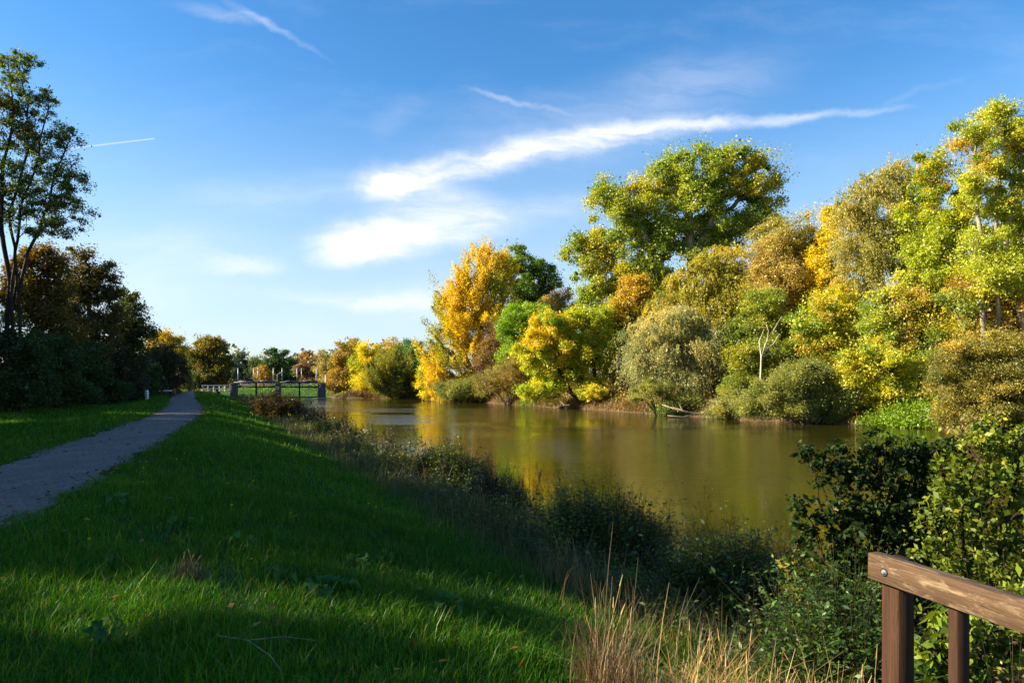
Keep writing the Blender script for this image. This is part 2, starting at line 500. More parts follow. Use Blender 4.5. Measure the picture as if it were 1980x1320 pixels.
def tubes(P0, P1, R0, R1, sides=5):
    a = unit(P1 - P0)
    ref = np.where(np.abs(a[:, 2:3]) < 0.9, np.array([[0, 0, 1.0]]), np.array([[1.0, 0, 0]]))
    e1 = unit(np.cross(a, ref)); e2 = np.cross(a, e1)
    th = np.arange(sides) * 2 * np.pi / sides
    ring = np.cos(th)[None, :, None] * e1[:, None, :] + np.sin(th)[None, :, None] * e2[:, None, :]
    v = np.concatenate([P0[:, None, :] + ring * R0[:, None, None], P1[:, None, :] + ring * R1[:, None, None]], 1)
    k = np.arange(sides); j = (k + 1) % sides
    q = np.stack([k, j, j + sides, k + sides], -1)
    f = q[None] + (np.arange(len(P0)) * sides * 2)[:, None, None]
    return v.reshape(-1, 3), f.reshape(-1, 4)

def skeleton(trunks, clumps, rng, r_base, curl=0.12):
    """trunks: list of polylines; every clump joins the nearest limb already grown"""
    P, par = [], []
    for tr in trunks:
        tr = np.asarray(tr, float)
        sg = np.linalg.norm(np.diff(tr, axis=0), axis=1)
        n = max(6, int(sg.sum() / (r_base * 5 + 0.02)))
        n = min(n, 22)
        s_ = np.concatenate([[0], np.cumsum(sg)]); q = np.linspace(0, s_[-1], n)
        pts = np.stack([np.interp(q, s_, tr[:, i]) for i in range(3)], 1)
        wob = rng.normal(0, 1, (n, 3)) * 0.02 * s_[-1]; wob[:, 2] *= 0.3; wob[0] = 0
        wob = np.stack([np.convolve(np.pad(wob[:, i], 1, mode='edge'), [.25, .5, .25], 'valid') for i in range(3)], 1); wob[0] = 0
        pts = pts + wob * np.linspace(0, 1, n)[:, None]
        st = len(P)
        for i, p in enumerate(pts):
            P.append(p); par.append(st + i - 1 if i else -1)
    P = np.array(P); par = list(par)
    npre = len(P)
    cap = npre + len(clumps) * 3 + 4
    A = np.zeros((cap, 3)); A[:npre] = P
    plen = np.zeros(cap)
    for i in range(npre):
        if par[i] >= 0: plen[i] = plen[par[i]] + np.linalg.norm(A[i] - A[par[i]])
    n = npre
    dmin = np.array([np.min(np.linalg.norm(A[:npre] - c, axis=1)) for c in clumps]) if len(clumps) else np.zeros(0)
    order = np.argsort(dmin)
    tips = []
    for ci in order:
        c = clumps[ci]
        dv = c - A[:n]
        ds = np.linalg.norm(dv, axis=1)
        cost = ds + 0.22 * plen[:n] + np.where(dv[:, 2] < 0.25 * ds, 0.5 * ds, 0) + np.where(np.arange(n) < 1, 1e3, 0)
        j = int(np.argmin(cost))
        L = ds[j]
        o = rng.normal(0, curl, 3) * L
        m1 = A[j] * 0.64 + c * 0.36 + np.array([0, 0, -0.02 * L]) + o * 0.6
        m2 = A[j] * 0.3 + c * 0.7 + np.array([0, 0, 0.05 * L]) + o * 0.6
        for p in (m1, m2, c):
            A[n] = p; par.append(j); plen[n] = plen[j] + np.linalg.norm(p - A[j]); j = n; n += 1
        tips.append(j)
    A = A[:n]; par = np.array(par)
    # pipe model radii
    acc_ = np.zeros(n); nch = np.zeros(n, int)
    for i in range(n):
        if par[i] >= 0: nch[par[i]] += 1
    rad = np.zeros(n); e = 2.3
    for i in range(n - 1, -1, -1):
        if nch[i] == 0 and acc_[i] == 0: acc_[i] = 1.0
        rad[i] = acc_[i] ** (1 / e)
        if par[i] >= 0: acc_[par[i]] += acc_[i]
    rad *= r_base / rad[:npre].max()
    return A, par, np.maximum(rad, r_base * 0.02), npre

def wood(A, par, rad, npre, sides=6):
    i = np.nonzero(par >= 0)[0]
    p = par[i]
    r0 = np.where(i < npre, rad[p], np.minimum(rad[p], rad[i] * 1.25))
    return tubes(A[p], A[i], r0, rad[i], sides)

def clump_points(lobes, rc, rng, k, open_=0.55):
    """lobes: (centre, radii). Each lobe carries smaller boughs; clump centres sit on the outer side of the boughs"""
    out_ = []
    for i, (c, r) in enumerate(lobes):
        nb = int(np.clip(4 + (r[0] + r[2]) / rc * 0.9, 5, 12))
        bd = unit(rng.normal(0, 1, (nb * 6, 3)))
        pick = [0]
        for _ in range(nb - 1):                    # spread the boughs over the lobe
            dm = np.min(np.linalg.norm(bd[:, None] - bd[pick][None], axis=2), axis=1)
            pick.append(int(np.argmax(dm * rng.uniform(0.7, 1, len(bd)))))
        bd = bd[pick]
        bs = rng.uniform(0.22, 0.46, nb)
        bc = c + bd * r * (rng.uniform(0.6, 1.02, nb) - bs * 0.25)[:, None]
        core = c + unit(rng.normal(0, 1, (2, 3))) * r * 0.2
        for q, d0, s_ in list(zip(bc, bd, bs)) + [(core[0], None, 0.5)]:
            rr = r * s_
            area = 4 * math.pi * (((rr[0] * rr[1]) ** 1.6 + (rr[0] * rr[2]) ** 1.6 + (rr[1] * rr[2]) ** 1.6) / 3) ** (1 / 1.6)
            n = max(2, int(area / (rc * rc) * k * 0.8))
            d = unit(rng.normal(0, 1, (n, 3)))
            p = q + d * rr * rng.uniform(open_, 1.12, n)[:, None]
            keep = np.ones(n, bool)
            if d0 is not None: keep &= (d @ d0) > -0.35
            for j, (c2, r2) in enumerate(lobes):
                if j != i:
                    keep &= np.linalg.norm((p - c2) / r2, axis=1) > 0.5
            out_.append(p[keep])
    return np.concatenate(out_)

def pick_colours(palette, pts, cl_id, n_cl, cl_pos, rng, patch=0.25, jit=0.17):
    cols = np.array([lin(p[:3]) for p in palette]); wts = np.array([p[3] if len(p) > 3 else 1.0 for p in palette], float)
    wts /= wts.sum(); cum = np.cumsum(wts)
    s = patch
    f = (np.sin(cl_pos[:, 0] * s * 2.1 + cl_pos[:, 2] * s * 1.3 + 1.7) + np.sin(cl_pos[:, 1] * s * 1.7 - cl_pos[:, 2] * s * 2.4) + np.sin(cl_pos[:, 0] * s * 1.2 - cl_pos[:, 1] * s + 4)) / 3
    r = (f + 1) / 2
    r = np.clip(0.5 + (r - 0.5) * 1.6 + rng.normal(0, 0.16, n_cl), 0, 0.9999)
    ia = np.minimum(np.searchsorted(cum, r), len(cols) - 1)
    base = cols[ia]
    other = cols[np.minimum(np.searchsorted(cum, rng.uniform(0, 0.9999, len(pts))), len(cols) - 1)]
    mixf = rng.uniform(0, 1, len(pts)) ** 4.0
    c = base[cl_id] * (1 - mixf[:, None]) + other * mixf[:, None]
    c = c * np.exp(rng.normal(0, jit, len(pts)))[:, None]
    c[:, 0] *= np.exp(rng.normal(0, 0.08, len(pts)))
    return np.clip(c * GAIN[0], 0.003, 0.8)

QUAL = 0.85
def foliage(cl, rc, style, leaf, wr, lai, rng, centre):
    """leaves for clump centres; returns centres, axes, normals, lengths, clump id"""
    n = len(cl)
    if leaf > 0.12: leaf = leaf * 0.6
    per = max(6, int(QUAL * lai * math.pi * rc * rc / (leaf * leaf * wr * 0.55)))
    N = n * per
    cid = np.repeat(np.arange(n), per)
    size = rc * np.exp(rng.normal(0, 0.42, n))
    outw = unit(cl - centre + rng.normal(0, 0.3, cl.shape))
    if style == 'round':
        off_ = rng.normal(0, 0.46, (N, 3)) * np.array([1, 1, 0.72])
        off_ *= np.minimum(1, 1.0 / (np.linalg.norm(off_, axis=1, keepdims=True) + 1e-6))
        e_ = unit(rng.normal(0, 1, (n, 3)) + outw * 0.8); st_ = rng.uniform(0.0, 0.9, n)   # stretch each clump along its twig
        off_ += e_[cid] * (np.clip(rng.normal(0, 0.6, N), -1, 1) * st_[cid])[:, None]
        c = cl[cid] + off_ * size[cid][:, None]
        ax = unit(rng.normal(0, 1, (N, 3)) + outw[cid] * 0.4 + np.array([0, 0, -0.35]))
        nr = unit(rng.normal(0, 1.0, (N, 3)) + outw[cid] * 0.35 + np.array([0, 0, 0.5]))
    elif style == 'up':
        q = rng.uniform(-0.5, 1, N)
        axis_ = unit(outw * np.array([0.7, 0.7, 0.35]) + np.array([0, 0, 0.9]))
        c = cl[cid] + axis_[cid] * (q * size[cid] * 1.7)[:, None] + rng.normal(0, 0.3, (N, 3)) * (size[cid] * (1.1 - 0.5 * q))[:, None]
        ax = unit(rng.normal(0, 0.8, (N, 3)) + axis_[cid] * 0.8)
        nr = unit(rng.normal(0, 1, (N, 3)) + outw[cid] * 0.5)
    else:                                       # droop: hanging strands
        ns = max(3, per // 16)
        sid = rng.integers(0, ns, N)
        st = rng.normal(0, 0.55, (n, ns, 3)) * size[:, None, None]; st[:, :, 2] *= 0.6
        fl = unit(outw[:, None, :] * 1.0 + rng.normal(0, 0.6, (n, ns, 3)))
        ln = size[:, None] * rng.uniform(0.8, 2.3, (n, ns))
        q = rng.uniform(0, 1, N)
        l_ = ln[cid, sid]
        c = cl[cid] + st[cid, sid] + fl[cid, sid] * (l_ * 0.45 * q)[:, None] + np.stack([0 * q, 0 * q, 0.25 * l_ * q - l_ * q * q * 0.95], 1)
        c += rng.normal(0, 0.05, (N, 3)) * size[cid][:, None]
        ax = unit(rng.normal(0, 0.4, (N, 3)) + np.stack([fl[cid, sid, 0] * .4, fl[cid, sid, 1] * .4, 0.3 - 1.4 * q], 1))
        nr = unit(rng.normal(0, 1, (N, 3)) + outw[cid] * 0.6 + np.array([0, 0, 0.2]))
    L = leaf * np.exp(rng.normal(0, 0.33, N))
    return c, ax, nr, L, cid

SEED = [11]
GAIN = [1.27]          # leaf lightness: the right bank's sunlit look is raised in its leaf colour
def plant(name, label, cat, d, lobes, base, pal, style='round', leaf=0.28, wr=0.62, rc=0.8, k=0.55, lai=2.3, r_base=0.25,
          trunks=None, bark=None, lm=None, group=None, patch=0.25, open_=0.55, flat=0.9, seed=None, curl=0.12, extra=0.0, trunk_name='trunk', crown_name='crown', sides=6):
    """lobes: (px, py, rx, ry[, depth offset]) outline masses of the crown at distance d; base: (px, depth offset)"""
    SEED[0] += 7
    rng = np.random.default_rng(seed if seed is not None else SEED[0])
    bx = (base[0] - CX) / F * d; by = d + base[1]
    org = np.array([bx, by, float(gz(bx, by)) - 0.03])
    L = []
    for lb in lobes:
        c = at(lb[0], lb[1], d) - org
        dd = lb[4] if len(lb) > 4 else rng.uniform(-0.25, 0.25) * lb[2] * d / F
        c[1] += dd
        rx, rz = lb[2] * d / F, lb[3] * d / F
        L.append((c, np.array([rx, max(rx, rz * 0.7) * flat, rz])))
    cen = np.mean([q[0] for q in L], axis=0)
    cl = clump_points(L, rc, rng, k, open_)
    gl = gz(cl[:, 0] + bx, cl[:, 1] + by) - org[2]
    cl[:, 2] = np.maximum(cl[:, 2], np.maximum(gl, -1.5 - org[2]) + 0.35 * rc)
    top = max(q[0][2] + q[1][2] for q in L)
    if trunks is None:
        ct = np.mean([q[0] for q in L if q[0][2] > np.median([z[0][2] for z in L]) - 1e-6], axis=0)
        T = [[(0, 0, 0), (ct[0] * 0.15, ct[1] * 0.2, top * 0.3), (ct[0] * 0.6, ct[1] * 0.6, top * 0.6), (ct[0], ct[1], top * 0.88)]]
    elif isinstance(trunks, int):
        T = []
        for i in range(trunks):
            c, r = L[i % len(L)]
            q = c + rng.normal(0, 0.3, 3) * r
            s0 = rng.normal(0, 0.06, 3) * r; s0[2] = 0
            T.append([s0, s0 * 0.5 + np.array([q[0] * 0.3, q[1] * 0.3, q[2] * 0.5]), q])
    else:
        T = []
        for tr in trunks:
            pts = []
            for p in tr:
                q = at(p[0], p[1], d) - org; q[1] += (p[2] if len(p) > 2 else 0)
                pts.append(q)
            g0 = pts[0]; g0[2] = float(gz(g0[0] + bx, g0[1] + by)) - org[2] - 0.05
            T.append(pts)
    A, par, rad, npre = skeleton(T, cl, rng, r_base, curl)
    root = empty(name, org, label, cat, group)
    v, f = wood(A, par, rad, npre, sides)
    link_mesh(trunk_name, v, f, bark or BARK, root, smooth=True)
    c, ax, nr, ln, cid = foliage(cl, rc, style, leaf, wr, lai, rng, cen)
    low = np.maximum(gz(c[:, 0] + bx, c[:, 1] + by), -1.5) - org[2]
    ok = c[:, 2] > low + 0.02
    c, ax, nr, ln, cid = c[ok], ax[ok], nr[ok], ln[ok], cid[ok]
    col = pick_colours(pal, c, cid, len(cl), cl, rng, patch)
    v, f = leaf_quads(c, ax, nr, ln, wr)
    link_mesh(crown_name, v, f, lm or LEAF, root, col=col)
    return root

def copy_tree(o, parent=None):
    c = o.copy(); COL.objects.link(c)
    if parent is not None: c.parent = parent
    for ch in list(o.children):
        copy_tree(ch, c)
    return c

def shifted(src, x, y, rz, s, label, group=None):
    c = copy_tree(src)
    c.location = (x, y, float(gz(x, y)) - 0.05)
    c.rotation_euler = (0, 0, rz); c.scale = (s, s, s)
    c['label'] = label
    if group: c['group'] = group
    return c
# ------------------------------------------------------------------ trees of the right bank
YEL = [(222, 186, 22, 3), (202, 178, 30, 2), (146, 156, 38, 1.6), (200, 152, 26, .7)]
GRN = [(96, 122, 34, 2), (128, 142, 40, 2), (160, 158, 44, 1.2), (70, 100, 30, 1.2)]
LIME = [(152, 166, 24, 2), (190, 178, 28, 2.4), (122, 146, 26, 1.8), (208, 174, 28, 1.4)]
TAN = [(176, 152, 72, 2), (158, 146, 62, 2), (190, 162, 88, 1), (138, 140, 52, 1.8)]
ORG = [(188, 172, 36, 2), (164, 168, 42, 2), (176, 144, 42, .6), (122, 146, 38, 2)]
OLV = [(122, 126, 48, 2), (146, 142, 60, 1.6), (96, 108, 40, 1.4), (168, 156, 60, .6)]
SILV = [(152, 152, 92, 2), (172, 164, 100, 1.5), (122, 130, 76, 1.6), (186, 170, 92, .8)]
DKG = [(52, 78, 26, 2), (78, 92, 30, 1.6), (100, 98, 34, 1), (44, 62, 24, 1)]
BRN = [(120, 88, 46, 2), (96, 74, 40, 1.6), (146, 108, 52, 1), (104, 96, 44, .8)]
BIR = [(150, 144, 62, 2), (170, 156, 70, 1.8), (126, 130, 56, 1.4), (200, 166, 52, .6)]

plant('poplar_tree', 'tall golden yellow poplar with upswept branches at the far end of the right bank', 'tree', 108,
      [(935, 512, 46, 36), (895, 560, 44, 40), (940, 570, 46, 48), (975, 530, 26, 38), (870, 590, 34, 38), (920, 630, 56, 56), (858, 648, 36, 40), (960, 640, 34, 50), (838, 700, 30, 44), (890, 700, 50, 50), (842, 745, 26, 24)],
      (935, 2), [(226, 174, 22, 3), (208, 168, 28, 2), (154, 152, 36, 1.8), (118, 132, 36, .9)], 'up', 0.34, 0.6, 0.85, 0.34, 1.9, 0.38, trunks=[[(940, 775), (938, 700), (930, 600), (925, 500)], [(940, 775), (905, 700), (875, 620), (862, 590)], [(940, 775), (960, 680), (968, 580), (975, 510)]], open_=0.35)
plant('poplar_tree', 'dark green rounded poplar rising behind the golden poplar', 'tree', 124,
      [(1008, 515, 36, 34), (1045, 540, 34, 34), (1000, 560, 36, 40), (1050, 575, 30, 26), (1015, 600, 36, 40)], (1010, 2), GRN[:1] + [(92, 112, 34, 2), (128, 132, 36, 1), (60, 84, 28, 1)], 'round', 0.36, 0.7, 0.85, 0.5, 2.2, 0.4)
plant('alder_tree', 'thin brown half bare tree between the golden poplar and the lime green tree', 'tree', 103,
      [(960, 650, 30, 44), (945, 700, 30, 44), (985, 690, 26, 50), (965, 745, 34, 24)], (968, 1), BRN, 'round', 0.26, 0.5, 0.8, 0.5, 0.7, 0.16, trunks=3, bark=BARKG)
plant('shrub', 'grey green bush in front of the golden poplar at the water', 'shrub', 104,
      [(890, 752, 40, 20), (868, 755, 28, 18), (905, 758, 30, 16)], (888, -1), OLV + [(110, 100, 60, 1)], 'round', 0.22, 0.4, 0.6, 0.7, 2.0, 0.1, trunks=6)
plant('maple_tree', 'rust brown tree next to the right end of the weir', 'tree', 136,
      [(672, 690, 26, 30), (655, 720, 24, 34), (680, 728, 24, 34), (648, 745, 18, 22)], (667, 2), [(144, 122, 48, 2), (164, 130, 50, 1.2), (122, 116, 42, 1.6)], 'round', 0.34, 0.6, 0.8, 0.55, 1.9, 0.25)
plant('maple_tree', 'small bright yellow and orange tree on the right bank near the weir', 'tree', 132,
      [(718, 685, 26, 26), (705, 712, 28, 28), (725, 735, 32, 28), (700, 745, 24, 22)], (712, 1), YEL[:3] + [(110, 140, 40, 1.4)], 'round', 0.34, 0.6, 0.8, 0.6, 2.2, 0.22)
plant('willow_shrub', 'olive green bushy willow right of the small yellow tree', 'shrub', 126,
      [(762, 706, 36, 26), (740, 730, 34, 32), (785, 728, 30, 32), (762, 748, 44, 20)], (760, 0), [(120, 122, 36, 2), (150, 140, 40, 1.6), (90, 100, 30, 1.3)], 'up', 0.3, 0.4, 0.7, 0.6, 2.0, 0.18, trunks=6)
plant('birch_tree', 'small brownish tree top showing behind the olive willow bush', 'tree', 150,
      [(762, 668, 16, 14), (764, 690, 18, 20)], (763, 3), TAN, 'round', 0.36, 0.6, 0.8, 0.6, 1.5, 0.2)
plant('oak_tree', 'small deep green tree just left of the golden poplar', 'tree', 148,
      [(795, 680, 24, 20), (805, 705, 28, 30)], (800, 2), [(62, 112, 44, 2), (90, 122, 44, 1), (50, 84, 36, 1)], 'round', 0.36, 0.65, 0.8, 0.6, 2.2, 0.25)
plant('maple_tree', 'low golden bush tree at the foot of the golden poplar', 'tree', 112,
      [(830, 735, 26, 30), (850, 755, 28, 18)], (842, 1), YEL[:2] + [(120, 150, 30, 1.3)], 'round', 0.3, 0.6, 0.7, 0.6, 2.2, 0.14, trunks=3)
plant('ash_tree', 'upright lime green tree left of the spreading yellow green tree', 'tree', 98,
      [(1005, 618, 32, 28), (985, 640, 26, 34), (1040, 625, 34, 30), (1010, 665, 34, 34), (985, 690, 22, 18)], (1005, 2), [(122, 150, 30, 2), (150, 168, 32, 1.6), (100, 128, 28, 1.4)], 'round', 0.3, 0.62, 0.75, 0.6, 2.0, 0.2,
      trunks=[[(1003, 772), (985, 740), (978, 700), (990, 650)], [(1008, 772), (998, 730), (1000, 690), (1015, 630)]], bark=BARKG)
plant('hazel_shrub', 'brown twiggy shrub on the bank under the upright lime green tree', 'shrub', 93,
      [(985, 725, 46, 34), (945, 745, 34, 26), (1010, 745, 34, 26)], (980, 0), [(146, 122, 50, 2), (120, 108, 44, 1.6), (150, 150, 44, 1)], 'round', 0.24, 0.5, 0.8, 0.5, 0.9, 0.12, trunks=7, bark=BARKG)
plant('maple_tree', 'spreading yellow and lime green tree leaning out over the water on dark limbs', 'tree', 80,
      [(1065, 630, 42, 32), (1110, 625, 42, 32), (1150, 635, 42, 36), (1035, 670, 36, 32), (1085, 672, 48, 36), (1140, 682, 44, 38), (1178, 672, 30, 36), (1040, 715, 34, 26), (1100, 715, 36, 24), (1050, 752, 42, 24), (1150, 745, 26, 16)],
      (1150, 0), LIME, 'round', 0.27, 0.72, 0.72, 0.55, 2.1, 0.3,
      trunks=[[(1125, 778), (1100, 755), (1080, 715), (1065, 640)], [(1195, 778), (1160, 762), (1120, 728), (1092, 690), (1110, 630)], [(1190, 778), (1150, 730), (1148, 680), (1150, 640)]], bark=BARKD, curl=0.16)
plant('poplar_tree', 'giant broad crowned green poplar towering over the right bank', 'tree', 88,
      [(1405, 325, 62, 46), (1335, 330, 62, 46), (1280, 350, 44, 36), (1455, 365, 52, 56), (1215, 380, 62, 46), (1165, 400, 38, 36), (1340, 400, 62, 52), (1420, 430, 62, 48), (1485, 410, 38, 34), (1255, 440, 62, 50), (1175, 465, 50, 42), (1120, 485, 32, 34), (1310, 470, 60, 48), (1225, 510, 66, 48), (1150, 530, 44, 44), (1390, 480, 44, 34), (1180, 590, 60, 50), (1270, 560, 60, 50)],
      (1330, 2), [(126, 142, 40, 2.2), (156, 160, 46, 2), (98, 122, 36, 1.4), (186, 172, 46, 1)], 'round', 0.34, 0.75, 0.95, 0.42, 2.0, 0.75, bark=BARKG, open_=0.5,
      trunks=[[(1330, 775), (1325, 640), (1345, 500), (1385, 400), (1405, 300)], [(1328, 690), (1300, 560), (1240, 450), (1205, 375)], [(1330, 640), (1335, 500), (1325, 400), (1330, 310)], [(1328, 690), (1260, 590), (1180, 500), (1125, 480)]])
plant('maple_tree', 'amber flecked tree in front of the giant poplar trunk', 'tree', 82,
      [(1225, 575, 38, 40), (1205, 625, 40, 40), (1250, 640, 40, 44), (1195, 680, 36, 40)], (1225, 1), [(186, 150, 30, 1.6), (112, 126, 34, 2), (170, 160, 36, 1.4), (130, 120, 34, 1)], 'round', 0.3, 0.65, 0.8, 0.6, 2.2, 0.26)
plant('alder_tree', 'brown bare twigged tree between the golden poplar and the giant poplar', 'tree', 112,
      [(1060, 590, 40, 26), (1095, 585, 30, 30), (1040, 620, 36, 30), (1090, 625, 40, 34)], (1070, 3), TAN[:2] + BRN[:2], 'round', 0.28, 0.5, 0.9, 0.5, 0.8, 0.22, bark=BARKG)
plant('willow_tree', 'tall olive yellow willow behind the silvery willow', 'tree', 72,
      [(1390, 520, 52, 36), (1345, 555, 48, 44), (1435, 550, 48, 44), (1390, 580, 60, 48), (1300, 590, 36, 36), (1440, 620, 50, 50), (1350, 630, 50, 40), (1450, 690, 44, 44)],
      (1405, 3), [(156, 148, 46, 2), (176, 156, 40, 1.6), (124, 126, 46, 1.6), (206, 170, 34, .8)], 'droop', 0.3, 0.34, 0.75, 0.5, 2.1, 0.35)
plant('willow_tree', 'silvery grey green willow hanging over the far waterline', 'tree', 66,
      [(1310, 625, 56, 30), (1262, 650, 44, 38), (1350, 650, 56, 42), (1300, 680, 56, 38), (1240, 690, 30, 34), (1375, 690, 48, 44), (1330, 715, 48, 34), (1275, 720, 40, 28), (1405, 730, 36, 44)],
      (1395, 1), SILV, 'droop', 0.27, 0.26, 0.62, 0.55, 2.0, 0.3, trunks=[[(1400, 775), (1385, 755), (1345, 730), (1320, 690), (1300, 640)], [(1392, 775), (1385, 720), (1375, 670), (1365, 630)]], bark=BARKD)
plant('cherry_tree', 'pinkish tan tree between the giant poplar and the slim yellow tree', 'tree', 68,
      [(1500, 462, 48, 36), (1555, 455, 44, 40), (1475, 510, 44, 44), (1530, 520, 52, 50), (1590, 500, 34, 44), (1500, 580, 52, 54), (1560, 585, 48, 54), (1480, 640, 40, 40)],
      (1525, 2), TAN, 'round', 0.24, 0.55, 0.75, 0.52, 1.5, 0.26, bark=BARKG)
plant('maple_tree', 'slim bright yellow tree spiking up before the hanging birches', 'tree', 65,
      [(1608, 418, 16, 26), (1604, 455, 22, 28), (1594, 495, 28, 28), (1585, 535, 32, 28), (1600, 575, 34, 30)], (1600, 0), [(222, 180, 24, 2), (206, 176, 30, 1.5), (150, 158, 30, 1)], 'round', 0.24, 0.65, 0.55, 0.6, 2.2, 0.16)
plant('birch_tree', 'left hanging birch with a pale trunk and fine olive leaves', 'tree', 60,
      [(1678, 372, 34, 26), (1660, 405, 40, 36), (1690, 430, 44, 44), (1665, 470, 48, 46), (1700, 500, 44, 50), (1660, 540, 44, 40)], (1735, 1), BIR, 'droop', 0.19, 0.5, 0.62, 0.5, 1.7, 0.2, bark=BIRCH,
      trunks=[[(1745, 775), (1728, 700), (1722, 620), (1700, 520), (1682, 420), (1678, 370)]])
plant('birch_tree', 'right hanging birch standing taller beside the yellow green maple', 'tree', 63,
      [(1745, 335, 34, 26), (1725, 365, 36, 34), (1755, 390, 36, 42), (1735, 430, 40, 44), (1760, 480, 40, 44)], (1765, 2), BIR, 'droop', 0.2, 0.5, 0.65, 0.5, 1.7, 0.2, bark=BIRCH,
      trunks=[[(1775, 775), (1768, 640), (1755, 480), (1745, 330)]])
plant('maple_tree', 'yellow green maple between the birches and the tall right edge tree', 'tree', 55,
      [(1800, 320, 28, 26), (1822, 355, 42, 40), (1800, 410, 48, 46), (1840, 440, 44, 46), (1800, 490, 52, 50), (1840, 530, 50, 50), (1785, 560, 50, 46), (1830, 590, 54, 46), (1770, 620, 44, 44)], (1812, 1), [(146, 156, 28, 2), (178, 172, 30, 2.2), (108, 130, 30, 1.4), (196, 160, 34, 1)], 'round', 0.23, 0.72, 0.62, 0.52, 2.1, 0.24, bark=BARKG)
plant('ash_tree', 'tallest yellow green tree at the right edge with several bare stems', 'tree', 50,
      [(1935, 225, 42, 28), (1885, 262, 38, 34), (1960, 268, 44, 40), (1905, 320, 46, 40), (1965, 345, 46, 44), (1875, 372, 38, 40), (1930, 410, 48, 46), (1990, 420, 44, 60), (1900, 480, 44, 44), (1965, 500, 44, 40), (2020, 300, 50, 60), (1915, 530, 50, 44), (1975, 560, 44, 40)],
      (1925, 1), [(156, 162, 40, 2), (184, 178, 44, 2.2), (118, 136, 36, 1.2), (190, 158, 46, 1.2)], 'round', 0.21, 0.62, 0.6, 0.42, 1.9, 0.24, bark=BARKG, open_=0.4,
      trunks=[[(1905, 720), (1898, 600), (1890, 480), (1885, 300)], [(1920, 720), (1930, 600), (1925, 450), (1935, 240)], [(1985, 720), (1975, 620), (1945, 500), (1965, 300)]])
plant('maple_tree', 'orange and yellow understory maple below the slim yellow tree', 'tree', 58,
      [(1570, 620, 40, 40), (1615, 600, 44, 46), (1650, 630, 44, 46), (1590, 665, 44, 36), (1640, 680, 44, 36)], (1608, 0), ORG, 'round', 0.23, 0.68, 0.62, 0.55, 1.9, 0.16, trunks=3)
plant('maple_tree', 'rusty orange understory maple below the right birch', 'tree', 54,
      [(1715, 580, 44, 40), (1760, 600, 44, 44), (1700, 630, 44, 40), (1745, 660, 48, 42), (1800, 640, 40, 44)], (1745, 0), [(190, 164, 58, 1.4), (168, 142, 54, 1.0), (174, 170, 48, 2), (124, 146, 44, 2)], 'round', 0.22, 0.68, 0.6, 0.52, 1.9, 0.15, trunks=4)
plant('maple_tree', 'orange brown leafed tree low at the right edge under the tallest tree', 'tree', 51,
      [(1865, 580, 44, 40), (1915, 560, 44, 40), (1960, 590, 44, 44), (1890, 630, 48, 40), (1950, 650, 48, 40), (2010, 620, 44, 60)], (1910, 0), [(184, 146, 54, 1.6), (160, 126, 50, 1.4), (190, 174, 46, 1.8), (116, 134, 44, 2)], 'round', 0.21, 0.68, 0.6, 0.5, 1.7, 0.15, trunks=4, bark=BARKG)
plant('hazel_shrub', 'yellow green hazel bush above the bright marsh plants', 'shrub', 50,
      [(1650, 710, 40, 34), (1700, 705, 46, 40), (1750, 730, 46, 38), (1690, 755, 48, 30), (1770, 770, 40, 26), (1725, 775, 40, 22)], (1705, 0), [(168, 168, 34, 2), (196, 176, 36, 1.6), (116, 140, 36, 1.6)], 'round', 0.19, 0.68, 0.52, 0.55, 2.0, 0.1, trunks=7)
plant('willow_shrub', 'big olive green willow bush bulging over the far waterline', 'shrub', 51,
      [(1490, 765, 46, 34), (1545, 735, 54, 36), (1600, 755, 46, 40), (1460, 785, 34, 24), (1525, 785, 52, 28), (1590, 790, 46, 24), (1635, 775, 26, 30)], (1550, -1), [(116, 122, 48, 2), (142, 140, 56, 1.8), (92, 104, 42, 1.4)], 'round', 0.17, 0.4, 0.48, 0.62, 2.2, 0.11, trunks=9)
plant('willow_shrub', 'tangled olive bush filling the right edge above the near shrubs', 'shrub', 41,
      [(1870, 700, 50, 44), (1930, 690, 54, 50), (1985, 720, 50, 60), (1850, 750, 50, 38), (1915, 760, 60, 44), (1965, 790, 54, 40), (1870, 795, 54, 26), (2030, 780, 60, 60)], (1920, 0), [(122, 116, 44, 2), (156, 140, 52, 1.8), (96, 100, 36, 1.4), (196, 158, 50, .6)], 'round', 0.15, 0.5, 0.5, 0.55, 1.8, 0.11, trunks=9)
plant('hazel_shrub', 'dim green understory bush between silvery willow and olive willow bush', 'shrub', 60,
      [(1450, 700, 40, 40), (1430, 750, 34, 30), (1490, 690, 34, 40), (1540, 680, 40, 40)], (1460, 2), [(120, 130, 36, 2), (156, 150, 36, 1.5), (84, 96, 30, 1)], 'round', 0.22, 0.6, 0.6, 0.55, 1.9, 0.1, trunks=6)
plant('hazel_shrub', 'shaded brown green bush under the spreading yellow green tree', 'shrub', 86,
      [(1215, 735, 34, 30), (1180, 740, 30, 26), (1240, 755, 30, 18)], (1212, 2), [(120, 104, 40, 2), (90, 96, 32, 1.6), (156, 140, 40, 1)], 'round', 0.26, 0.6, 0.7, 0.6, 1.5, 0.1, trunks=6)
plant('hazel_shrub', 'low yellow leafed bush beside the dark limbs on the far bank', 'shrub', 77,
      [(1150, 757, 22, 13), (1135, 762, 16, 10)], (1148, -1), YEL[1:3], 'round', 0.24, 0.65, 0.45, 0.7, 2.0, 0.05, trunks=4)
plant('willow_shrub', 'low grey green bush trailing at the foot of the silvery willow', 'shrub', 62,
      [(1270, 752, 36, 20), (1330, 775, 26, 13), (1240, 762, 24, 16)], (1275, 0), OLV, 'round', 0.2, 0.4, 0.5, 0.6, 1.6, 0.08, trunks=6)
